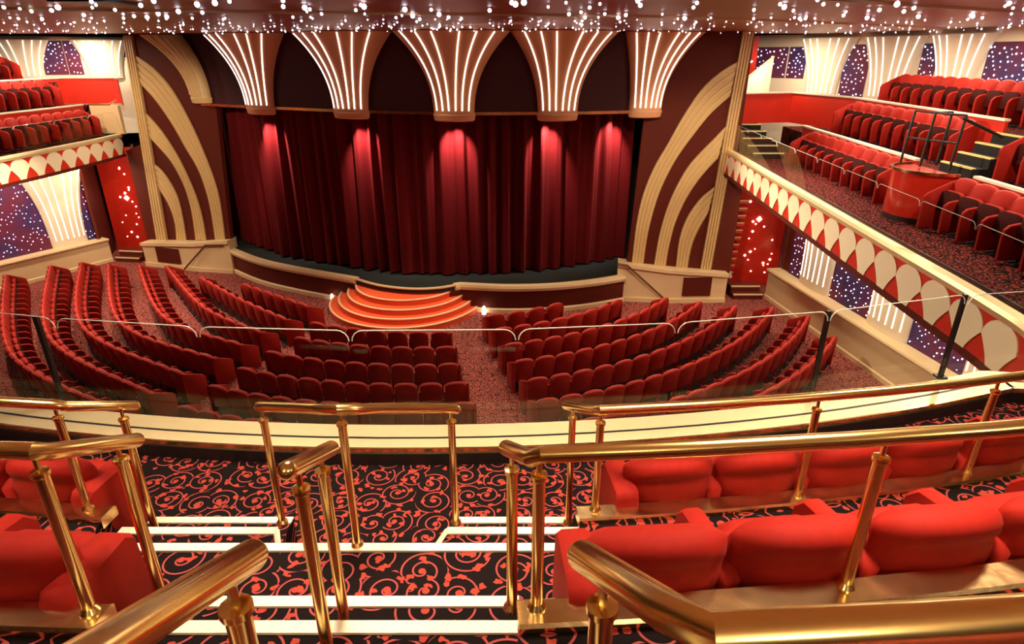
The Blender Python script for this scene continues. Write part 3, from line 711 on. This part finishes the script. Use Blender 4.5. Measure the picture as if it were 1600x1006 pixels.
for i, x in enumerate((-3.95, 2.68, 4.1)):
    p = rimpt(x); o = MB().box((0, 0, .42), (.035, .035, .86)).box((0, 0, .01), (.09, .09, .02)).build('black_post', 'black'); o.location = (p[0], p[1] + .03, LZ)
    tag(o, ['black balustrade post standing on the rim at the left stalls rows', 'tall black balustrade post before the right stalls rows', 'rightmost tall black balustrade post before the star panels'][i], 'post')

# ------------------------------------------------------------------ brass railings
def railing(lab, rail, posts, r=.028, pr=.021, name='brass_railing'):
    ox, oy, oz = posts[0][0], posts[0][1], posts[0][2]
    if isinstance(oy, str): oy = pol({'1': rL1, '2': rL2, '0': rL0}[oy] - .02, ox)[1]
    g = empty(name, (ox, oy, oz)); tag(g, lab, 'railing', 'brass railings of the balcony')
    sub = lambda p: (p[0] - ox, p[1] - oy, p[2] - oz)
    for seg in rail: MB().tube([sub(p) for p in seg], r, 20, dome=True).build('handrail', 'brass', g)
    for x, y, z0, z1 in posts:
        if isinstance(y, str): y = pol({'1': rL1, '2': rL2, '0': rL0}[y] - .02, x)[1]
        p = MB().tube([sub((x, y, z0)), sub((x, y, z1 - .085))], pr, 14); p = p.build('post', 'brass', g)
        MB().tube([sub((x, y, z1 - .095)), sub((x, y, z1 - .088)), sub((x, y, z1 - .074)), sub((x, y, z1 - .068))], .02, 14, rr=[pr, pr + .006, pr + .006, pr * .6]).build('collar', 'brass', p)
        MB().tube([sub((x, y, z1 - .08)), sub((x, y, z1 - .01))], .009, 8).build('stem', 'brass', p)
        MB().tube([sub((x, y, z0 + .0)), sub((x, y, z0 + .012)), sub((x, y, z0 + .03))], .03, 14, rr=[pr + .012, pr + .012, pr]).build('flange', 'brass', p)
    return g
def railarc(r, x0, x1, z, n=14): return [(*pol(r, x0 + (x1 - x0) * k / n), z) for k in range(n + 1)]
z1_, z2_, z0_ = 6.975, 6.385, 7.462
railing('long brass railing on the brass ledge behind the upper right seat row', [[(-.02, 1.83, 6.83), (.06, 1.60, 6.95)] + railarc(rL1 - .02, .085, 7.0, z1_)],
        [(.085, '1', 6.335, z1_), (1.20, '1', 6.335, z1_), (2.4, '1', 6.335, z1_), (0.0, 1.77, 6.13, 6.86)])
railing('long brass railing on the brass ledge behind the lower right seat row', [[(.33, 3.27, 6.14), (.44, 2.86, 6.355)] + railarc(rL2 - .02, .46, 8.0, z2_)],
        [(.47, '2', 5.725, z2_), (1.68, '2', 5.725, z2_), (2.81, '2', 5.725, z2_), (4.0, '2', 5.725, z2_), (.36, 3.16, 5.33, 6.20)])
railing('brass railing behind the upper left seat row by the aisle', [railarc(rL1 - .02, -7, -1.44, 7.0) + [(-1.425, 1.60, 6.975), (-1.40, 1.95, 6.78)]],
        [(-1.45, '1', 6.335, 7.0), (-2.6, '1', 6.335, 7.0), (-1.41, 1.86, 5.93, 6.84)])
railing('brass railing behind the lower left seat row by the aisle', [railarc(rL2 - .02, -8, -2.40, 6.41) + [(-2.35, 2.84, 6.39), (-2.14, 3.05, 6.27)]],
        [(-2.41, '2', 5.725, 6.41), (-3.6, '2', 5.725, 6.41), (-2.17, 2.97, 5.35, 6.31)])
railing('brass handrail bent over the middle of the aisle stairs, facing the stage', [spline([(-1.40, 2.97, 6.31), (-1.33, 2.91, 6.345), (-1.1, 2.74, 6.44), (-.82, 2.53, 6.56), (-.6, 2.72, 6.45), (-.36, 2.92, 6.33), (-.31, 2.96, 6.30)], 4)],
        [(-1.37, 2.93, 5.53, 6.33), (-.815, 2.54, 5.72, 6.555), (-.335, 2.93, 5.53, 6.32)])
railing('short brass handrail standing free in the centre of the aisle', [[(-.615, 1.40, 7.055), (-.64, 1.84, 6.82)]],
        [(-.615, 1.47, 6.13, 7.015), (-.655, 1.77, 5.92, 6.855)])
railing('thick brass railing right beside the camera, at lower right', [[(.125, .84, 7.29), (.2, .60, 7.43)] + railarc(rL0 - .02, .24, 4, z0_)],
        [(.15, .76, 6.34, 7.335), (.8, '0', 6.86, z0_)])
railing('thick sloping brass handrail beside the camera, at lower left', [[(-.445, .40, 7.55), (-.448, .82, 7.31)]],
        [(-.447, .74, 6.34, 7.355), (-.445, .43, 6.86, 7.53)])

# ------------------------------------------------------------------ seats
def slab_mesh(outline, t0, t1, bev, flip=False):
    """pillow slab: outline in (x, z), thickness along y from t0 (back) to t1 (front)."""
    n = len(outline); cx = sum(p[0] for p in outline) / n; cz = sum(p[1] for p in outline) / n
    def sc(k): return [(cx + (x - cx) * k, cz + (z - cz) * k) for x, z in outline]
    rows = []
    for k, y in ((1 - bev * 1.3, t0), (1 - bev * .35, t0 + (t1 - t0) * .12), (1, t0 + (t1 - t0) * .4), (1 - bev * .2, t0 + (t1 - t0) * .75), (1 - bev * 1.3, t1)):
        rows.append([(x, y, z) for x, z in sc(k)])
    mb = MB(); mb.grid(rows, True); mb.f.append(tuple(range(n))[::-1]); e = 4 * n; mb.f.append(tuple(range(e, e + n))); return mb
def shear(mb, k, z0):
    mb.v = [(x, y - k * (z - z0), z) for x, y, z in mb.v]; return mb
def side_slab(outline, x0, x1):
    n = len(outline); xm = (x0 + x1) / 2
    cy = sum(p[0] for p in outline) / n; cz = sum(p[1] for p in outline) / n
    rows = [[(x, cy + (y - cy) * k, cz + (z - cz) * k) for y, z in outline] for x, k in ((x0, .94), (x0 + (x1 - x0) * .2, 1), (x0 + (x1 - x0) * .8, 1), (x1, .94))]
    mb = MB(); mb.grid(rows, True); mb.f.append(tuple(range(n))[::-1]); e = 3 * n; mb.f.append(tuple(range(e, e + n))); return mb
BACKO = [(-.25, .30), (.25, .30), (.262, .55), (.264, .80), (.258, .865), (.19, .925), (.07, .95), (-.07, .95), (-.19, .925), (-.258, .865), (-.264, .80), (-.262, .55)]
ARMO = [(-.02, .06), (-.02, .66), (.25, .64), (.40, .61), (.47, .54), (.48, .42), (.45, .06)]
CUSHO = [(-.225, .36), (.225, .36), (.235, .5), (.225, .70), (.15, .735), (-.15, .735), (-.225, .70), (-.235, .5)]
ENDO = [(-.12, .02), (-.14, .80), (-.10, .90), (.02, .86), (.42, .66), (.47, .60), (.46, .02)]
def proto_parts(detail):
    p = {}
    p['backrest'] = shear(slab_mesh(BACKO, -.07, .06, .06), .16, .4).build('backrest', 'velvet', smooth=60)
    p['cushion'] = shear(slab_mesh(CUSHO, .10, .20, .08), .10, .4).build('seat_cushion', 'velvet', smooth=60)
    p['piping'] = shear(MB().tube([(x, .005, z) for x, z in BACKO[3:11]], .014, 5), .16, .4).build('piping', 'piping')
    p['pan'] = shear(slab_mesh([(x * .97, z) for x, z in CUSHO], .195, .225, .05), .10, .4).build('seat_pan', 'pan', smooth=60)
    p['arm'] = side_slab(ARMO, -.03, .03).build('armrest', 'velvet', smooth=40)
    p['end'] = side_slab(ENDO, -.035, .035).build('end_panel', 'velvet', smooth=40)
    p['foot'] = MB().box((0, .02, .16), (.40, .05, .32)).box((0, .06, .01), (.44, .22, .02)).build('pedestal', 'black', smooth=0)
    for o in p.values(): COL.objects.unlink(o)
    return p
PP = proto_parts(0)
def seat(name, loc, face, lab, group, left_end=False, right_end=False, z=0, P=None, w=.55):
    """face: angle of the seat's front direction (+y local)."""
    P = P or PP
    g = empty(name, (loc[0], loc[1], z), face - PI / 2); tag(g, lab, 'seat', group)
    def put(k, x=0):
        c = P[k].copy(); COL.objects.link(c); c.parent = g; c.location = (x, 0, 0); return c
    put('backrest'); put('cushion'); put('foot')
    if 'pan' in P: put('pan'); put('piping')
    put('end' if left_end else 'arm', -w / 2)
    if right_end: put('end', w / 2)
    return g
def row_along(path, pitch, toward, fn, trim=0):
    L = plen(path) - 2 * trim; n = max(1, int(L / pitch + .35)); P = resample(path, 400)
    full = plen(path)
    for k in range(n):
        s = trim + L * (k + .5) / n; j = min(398, int(s / full * 399)); p = P[j]; q = P[min(j + 3, 399)]; o = P[max(j - 3, 0)]
        t = (q[0] - o[0], q[1] - o[1]); nrm = (-t[1], t[0])
        if (toward[0] - p[0]) * nrm[0] + (toward[1] - p[1]) * nrm[1] < 0: nrm = (-nrm[0], -nrm[1])
        fn(k, n, p, math.atan2(nrm[1], nrm[0]), L / n)
TOW = (-3, 26)
def stalls(rows, blk, aisle_first, group):
    for ri, path in enumerate(rows):
        def fn(k, n, p, a, w, ri=ri):
            idx = k + 1 if aisle_first else n - k
            # left of the seat is -x local, when facing the stage
            le, re_ = (k == 0), (k == n - 1)
            seat('stalls_chair', p, a, 'red velvet seat, %s from the aisle, %s row from the stage, %s' % (ORD[idx], ORD[ri + 1], blk), group, le, re_)
        row_along(path, .575, TOW, fn)
def crow(D, x0, y0, x1, y1, C=(-2.5, 24)):
    t0 = math.atan2(y0 - C[1], x0 - C[0]); t1 = math.atan2(y1 - C[1], x1 - C[0])
    return [(C[0] + D * math.cos(t0 + (t1 - t0) * k / 30), C[1] + D * math.sin(t0 + (t1 - t0) * k / 30)) for k in range(31)]
right_rows = [crow(7.0, -.83, 17.22, 1.69, 18.17), crow(8.03, -.55, 16.22, 3.61, 18.45), crow(9.1, -.26, 15.15, 5.06, 18.73), crow(10.12, 0, 14.23, 6.0, 18.39),
              crow(11.15, .31, 13.2, 6.95, 18.06), crow(12.15, .51, 12.23, 8.06, 17.95), crow(13.2, .84, 11.22, 8.9, 17.27), crow(14.1, 1.2, 10.4, 8.93, 15.78)]
stalls(right_rows, 'right block', True, 'seats of the right stalls block')
left_rows = [spline(q, 12) for q in ([(-9.21, 20.08), (-7.74, 19.02), (-6.29, 18.0)], [(-10.95, 20.75), (-8.61, 18.56), (-6.65, 16.98)], [(-12.81, 22.07), (-9.58, 18.0), (-7.03, 16.04)],
             [(-13.81, 22.07), (-10.4, 17.22), (-7.3, 15.23)], [(-15.04, 22.22), (-11.4, 16.73), (-7.67, 14.42)], [(-16.2, 22.46), (-12.38, 16.5), (-8.01, 13.53)],
             [(-17.1, 22.07), (-12.89, 15.82), (-8.34, 12.61)], [(-17.99, 21.03), (-13.2, 14.8), (-8.82, 11.95)])]
stalls([p for p in left_rows], 'left block', False, 'seats of the left stalls block')
ctr_rows = [crow(8.0, -5.95, 16.65, -1.70, 16.0), crow(9.0, -6.05, 15.6, -1.48, 14.95), crow(10.0, -6.54, 14.72, -1.29, 13.98), crow(11.0, -6.84, 13.91, -1.03, 12.98),
            crow(11.95, -7.17, 13.04, -.79, 12.01), crow(12.92, -7.43, 12.01, -.55, 11.1)]
stalls(ctr_rows, 'centre block', True, 'seats of the centre stalls block')

# foreground balcony seats: larger in the picture, finer meshes
def fine_parts():
    p = {}
    # back shell: rolled top edge and padded panel, seen from behind
    rows = []; N = 22
    prof = [(.30, -.035), (.40, -.055), (.52, -.075), (.64, -.085), (.70, -.080), (.735, -.070), (.755, -.078), (.79, -.088), (.825, -.080), (.85, -.055), (.862, -.015), (.858, .03), (.83, .065), (.76, .075), (.60, .065), (.42, .05), (.30, .04)]
    mb = MB()
    for i in range(N + 1):
        s = -1 + 2 * i / N; row = []
        e = 1 - abs(s) ** 5; e2 = 1 - abs(s) ** 9
        for z, y in prof:
            zz = z if z < .45 else .45 + (z - .45) * (.80 + .20 * (1 - abs(s) ** 3.2) if z > .6 else .9 + .1 * (1 - abs(s) ** 3))
            row.append((s * .268, y * (.25 + .75 * e) - .05 * (1 - s * s), zz))
        rows.append(row)
    mb.grid(rows, True); m = len(prof); mb.f.append(tuple(range(m))); k = N * m; mb.f.append(tuple(range(k, k + m)))
    p['backrest'] = shear(mb, .06, .35).build('backrest', 'velvet', smooth=70)
    p['cushion'] = shear(slab_mesh([(x, z * .9) for x, z in CUSHO], .10, .22, .08), .10, .4).build('seat_cushion', 'velvet', smooth=60)
    p['arm'] = side_slab([(-.04, .06), (-.10, .62), (-.04, .66), (.12, .655), (.30, .63), (.36, .56), (.37, .42), (.34, .06)], -.045, .045).build('armrest', 'velvet', smooth=50)
    p['end'] = side_slab([(-.19, .0), (-.19, .66), (-.16, .705), (.13, .705), (.18, .66), (.22, .0)], -.065, .065).build('end_panel', 'velvet', smooth=50)
    p['foot'] = MB().box((0, .02, .16), (.46, .06, .32)).build('pedestal', 'black', smooth=0)
    for o in p.values(): COL.objects.unlink(o)
    return p
FP = fine_parts()
def brow(r, x0, n, dirn, z, lab, y_off=0):
    pitch = .55
    for k in range(n):
        x = x0 + dirn * pitch * (k + .5); p = pol(r, x); a = math.atan2(CB[1] - p[1], CB[0] - p[0])
        le = (dirn > 0 and k == 0); re_ = (dirn < 0 and k == 0)
        seat('balcony_chair', p, a, lab % ORD[k + 1], 'seats of the balcony rows by the camera', le, re_, z, FP)
brow(rL1 - .21, .25, 6, 1, 5.69, 'plush red balcony seat seen from behind, %s right of the aisle, upper row')
brow(rL2 - .21, .64, 8, 1, 5.12, 'plush red balcony seat seen from behind, %s right of the aisle, lower row')
brow(rL1 - .21, -1.57, 3, -1, 5.69, 'plush red balcony seat, %s left of the aisle, upper row')
brow(rL2 - .21, -2.43, 3, -1, 5.12, 'plush red balcony seat, %s left of the aisle, lower row')

# ------------------------------------------------------------------ right side tiers
def xr(b, y): return b + .075 * (y - 12)
def tier(name, b0, b1, y0, y1, z0, z1, m, lab, sgn=1, f=xr):
    return struct(MB().prism([(f(b0, y0), y0), (f(b1, y0), y0), (f(b1, y1), y1), (f(b0, y1), y1)], z0, z1).build(name, m), lab, 'floor')
tier('tier_floor', 8.42, 14.5, 7.5, 21.9, 5.1, 5.87, 'carpet', 'carpeted second tier of the right side balcony')
tier('tier_floor', 9.95, 14.5, 7.5, 20.9, 5.8, 6.60, 'carpet', 'carpeted top tier of the right side balcony')
def parapet(name, pts, z0, z1, m, capm, lab, t=.06, cat='parapet'):
    w = MB().sweep(pts, [(-t / 2, z0), (t / 2, z0), (t / 2, z1), (-t / 2, z1)]).build(name, m); tag(w, lab, cat)
    MB().sweep(pts, [(-t, z1), (t, z1), (t, z1 + .045), (-t, z1 + .045)]).build('ledge_cap', capm, w)
    return w
parapet('tier_parapet', [(xr(8.42, 13.3), 13.3), (xr(8.42, 20.0), 20.0)], 5.12, 6.05, 'redpaint', 'pale', 'red parapet with pale cap behind the front seats of right tier')
parapet('tier_parapet', [(xr(8.42, 7.6), 7.6), (xr(8.42, 11.3), 11.3)], 5.12, 6.05, 'redpaint', 'pale', 'red parapet with pale cap behind seats beyond the red drum')
parapet('tier_parapet', [(xr(9.98, 13.2), 13.2), (xr(9.98, 20.5), 20.5), (9.9, 23.2), (8.75, 23.0), (7.9, 22.62)], 5.87, 6.85, 'redpaint', 'pale', 'red partition wall with pale cap wrapping right tier landing')
parapet('tier_parapet', [(xr(9.98, 7.6), 7.6), (xr(9.98, 11.9), 11.9)], 5.87, 6.85, 'redpaint', 'pale', 'red parapet with pale cap at outer end of second tier')
def srow(b, y0, y1, z, n, lab, faceang, f=xr, grp='seats of the right side balcony tiers'):
    for k in range(n):
        y = y0 + (y1 - y0) * (k + .5) / n
        seat('tier_chair', (f(b, y), y), faceang, lab % ORD[k + 1], grp, k == n - 1 if faceang > PI / 2 else k == 0, k == 0 if faceang > PI / 2 else k == n - 1, z, w=abs(y1 - y0) / n)
FA = PI + .07
srow(8.08, 18.6, 13.35, 5.12, 9, 'red tier seat, front row of right side balcony, %s from the stage', FA)
srow(8.08, 11.35, 7.6, 5.12, 7, 'red tier seat, front row right of the red drum, %s from the drum', FA)
srow(9.6, 19.6, 13.7, 5.87, 10, 'red tier seat, second row of right side balcony, %s from the stage', FA)
srow(9.6, 11.9, 9.2, 5.87, 5, 'red tier seat, second row beyond the black frame, %s from the frame', FA)
srow(11.15, 20.3, 11.0, 6.60, 16, 'red tier seat, top row of right side balcony, %s from the stage', FA)
# stairs between the rows, with gold nosings
def flight(name, base, dirs, n, rise, run, w, z0, lab, mnose='goldnose', body='blackcloth'):
    st = empty(name, (base[0], base[1], z0)); tag(st, lab, 'stairs')
    ex, ey = dirs; px_, py_ = -ey, ex
    for k in range(n):
        c = run * (k + .5)
        MB().box((ex * c, ey * c, (rise * (k + 1)) / 2), (run if abs(ex) > .5 else w, w if abs(ex) > .5 else run, rise * (k + 1))).build('step', body, st)
        c = run * k + .03
        MB().box((ex * c, ey * c, rise * (k + 1) + .004), (.08 if abs(ex) > .5 else w, w if abs(ex) > .5 else .08, .03)).build('nosing', mnose, st)
    return st
flight('tier_stairs', (8.85, 12.6), (1, 0), 4, .19, .3, .95, 5.88, 'short black stairs with gold nosings between right tier seats')
flight('tier_stairs', (7.95, 19.7), (0, 1), 5, .16, .55, .95, 5.12, 'black stairs with gold nosings beside the right proscenium edge')
# red drum with brass ledge
dm = empty('drum_partition', (8.15, 12.15, 5.12)); tag(dm, 'rounded red drum partition with brass ledge between right tier seats', 'partition')
rows = [[(.72 * math.cos(PI / 2 + PI * k / 20), .62 * math.sin(PI / 2 + PI * k / 20) * 1.15, z) for k in range(21)] for z in (.1, .94)]
mb = MB(); mb.grid(rows); mb.f += [tuple(range(21, 42))]; mb.build('drum', 'redlac', dm)
rows = [[(a * math.cos(PI / 2 + PI * k / 20), a * .86 * math.sin(PI / 2 + PI * k / 20) * 1.15, z) for k in range(21)] for z, a in ((.93, .70), (.93, .76), (.98, .76), (.98, .70))]
MB().grid(rows).build('ledge_cap', 'brassplate', dm)
rows = [[(.70 * math.cos(PI / 2 + PI * k / 20), .60 * math.sin(PI / 2 + PI * k / 20) * 1.15, z) for k in range(21)] for z in (0, .1)]
MB().grid(rows).build('toe_kick', 'black', dm)
# black metal frame
bf = empty('metal_stand', (8.0, 12.4, 6.08)); tag(bf, 'black tubular metal stand on the ledge above the red drum', 'stand')
def bar(a, b, r=.022, nm='bar', m='black'): MB().tube([a, b], r, 8).build(nm, m, bf)
q = [(-.12, .45, 0), (.0, 0, 0), (.25, -.5, 0), (.45, .2, 0)]
for p in q: bar(p, (p[0] + .05, p[1], 1.0), .024, 'upright')
for a, b in ((0, 1), (1, 2)):
    for z in (1.0, .5): bar((q[a][0] + .05 * z, q[a][1], z), (q[b][0] + .05 * z, q[b][1], z), .018, 'crossbar')
bar((q[1][0] + .05, q[1][1], 1.0), (q[3][0] + .05, q[3][1], 1.0), .018, 'crossbar')
bar((q[2][0], q[2][1], .95), (q[2][0] + .9, q[2][1] + .1, .6), .03, 'arm')

# upper wall right, fans and star panels
def upper_wall(name, pts, z0, z1, fans, stars, lab, inward, fw=(.62, 1.02), d=(.14, .34)):
    w = MB().sweep(pts, [(-.07, z0), (.07, z0), (.07, z1), (-.07, z1)]).build(name, 'pale'); struct(w, lab, 'wall')
    for seg, s0, wb, wt, za in fans:
        fr = frame(pts[seg], pts[seg + 1], inward); fr = (at(fr, 0, .07), fr[1], fr[2], fr[3])
        mb, rows = fan_body(fr, s0, wb, wt, za, 8.62, d[0], d[1], 2.0); f = mb.build('fan_relief', 'pale', w)
        fan_strips(fr, s0, wb, wt, za, 8.62, d[0], d[1], 2.0, PH6, f, .016, mname='neonsoft')
    for seg, s0, s1, za, zb in stars:
        fr = frame(pts[seg], pts[seg + 1], inward); fr = (at(fr, 0, .07), fr[1], fr[2], fr[3]); sg = 1 if (-fr[1][1] * fr[2][0] + fr[1][0] * fr[2][1]) > 0 else -1
        pn = MB().sweep([at(fr, s0), at(fr, s1)], [(0, za), (.02, za), (.02, zb), (0, zb)], sg).build('star_panel', 'starcloth', w)
        star_dots(fr, s0 + .05, s1 - .05, za + .05, zb - .05, int(30 * (s1 - s0) * (zb - za)), pn, rs=(.016, .022, .028))
    return w
URW = [(13.2, 9.0), (12.8, 16.0), (12.5, 20.6), (10.2, 24.8), (8.2, 26.5), (7.0, 26.6)]
upper_wall('wall_upper_right', URW, 5.0, 8.75,
           [(0, 6.3, .65, 1.2, 6.7), (1, 2.9, .65, 1.25, 6.7), (2, .85, .6, 1.05, 6.7), (2, 3.2, .6, 1.1, 6.7)],
           [(0, 3.5, 5.3, 6.9, 8.5), (1, .4, 1.9, 6.9, 8.4), (1, 3.8, 4.5, 6.9, 8.4), (2, 1.6, 2.5, 6.7, 8.4), (2, 4.0, 4.75, 7.3, 8.35), (3, .05, 2.5, 7.3, 8.35)],
           'pale upper wall with fan reliefs and star panels behind right tiers', (-1, -.3))
# sloping cream stair parapet and red sparkling strip beside the proscenium
sp = MB().hex8([(7.35, 22.3, 6.0), (9.4, 24.2, 6.0), (9.35, 24.26, 6.0), (7.3, 22.36, 6.0)], [(7.35, 22.3, 6.9), (9.4, 24.2, 8.0), (9.35, 24.26, 8.0), (7.3, 22.36, 6.9)]).build('stair_parapet', 'pale'); tag(sp, 'sloping cream stair parapet above right tier landing', 'parapet')
MB().tube([(7.32, 22.3, 6.92), (9.38, 24.2, 8.02)], .04, 8).build('handrail', 'cream', sp)
rsn = MB().box((8.45, 24.6, 7.7), (.9, .06, 2.0), -.3).build('sparkle_panel', 'redlac'); tag(rsn, 'narrow sparkling red panel behind the right proscenium edge', 'panel')
for k in range(12):
    mb = MB(); octa(mb, (8.45 + random.uniform(-.35, .35), 24.42, 7.7 + random.uniform(-.95, .95)), .035); mb.build('spark_dot', 'warmglow', rsn, smooth=0)

# ------------------------------------------------------------------ left side tiers
def xl(b, y): return b + .05 * (y - 22)
for b0, z0, z1, y1, lab in ((-16.95, 5.1, 6.26, 26.4, 'carpeted second tier of the left side balcony'), (-18.2, 6.2, 7.1, 26.3, 'carpeted top tier of the left side balcony')):
    struct(MB().prism([(xl(b0, 16), 16), (xl(b0, y1), y1), (-22.5, y1), (-22.5, 16)], z0, z1).build('tier_floor', 'carpet'), lab, 'floor')
parapet('tier_parapet', [(xl(-16.95, 17), 17), (xl(-16.95, 25.6), 25.6)], 5.12, 6.27, 'redpaint', 'pale', 'red parapet with pale cap behind front seats of left tier')
parapet('tier_parapet', [(xl(-18.25, 17), 17), (xl(-18.25, 26.6), 26.6), (-16.0, 26.9), (-15.35, 25.9)], 6.26, 7.22, 'redpaint', 'pale', 'red partition wall with pale cap wrapping left tier landing')
srow(-16.62, 25.2, 18.6, 5.2, 12, 'red tier seat, front row of left side balcony, %s from the stage', -.03, xl, 'seats of the left side balcony tiers')
srow(-17.9, 25.3, 19.8, 6.26, 10, 'red tier seat, second row of left side balcony, %s from the stage', -.03, xl, 'seats of the left side balcony tiers')
srow(-19.1, 25.2, 21.9, 7.1, 6, 'red tier seat, top row of left side balcony, %s from the stage', -.03, xl, 'seats of the left side balcony tiers')
bx_ = MB().prism([(-16.55, 25.65), (-15.55, 25.35), (-15.05, 25.0), (-15.0, 25.1), (-15.5, 25.5), (-16.5, 25.78)], 5.26, 6.3).build('landing_panel', 'cream'); tag(bx_, 'plain cream brass-edged landing panel beside left tier seats', 'panel')
MB().tube([(-16.55, 25.65, 6.31), (-15.55, 25.35, 6.33), (-15.05, 25.0, 6.5)], .03, 6).build('edge_trim', 'brass', bx_)
ULW = [(-14.0, 28.6), (-18.0, 27.2), (-21.0, 25.6), (-22.8, 22.0)]
upper_wall('wall_upper_left', ULW, 5.0, 8.75, [(0, 2.9, .62, 1.05, 7.2), (1, 1.45, .62, 1.05, 7.2), (0, .4, .6, 1.0, 7.2)], [(0, 1.0, 2.2, 8.0, 8.6), (0, 3.7, 4.2, 7.35, 8.6), (1, .0, .8, 7.35, 8.6)],
           'pale upper wall with fan reliefs and star panels behind left tiers', (.4, -1))
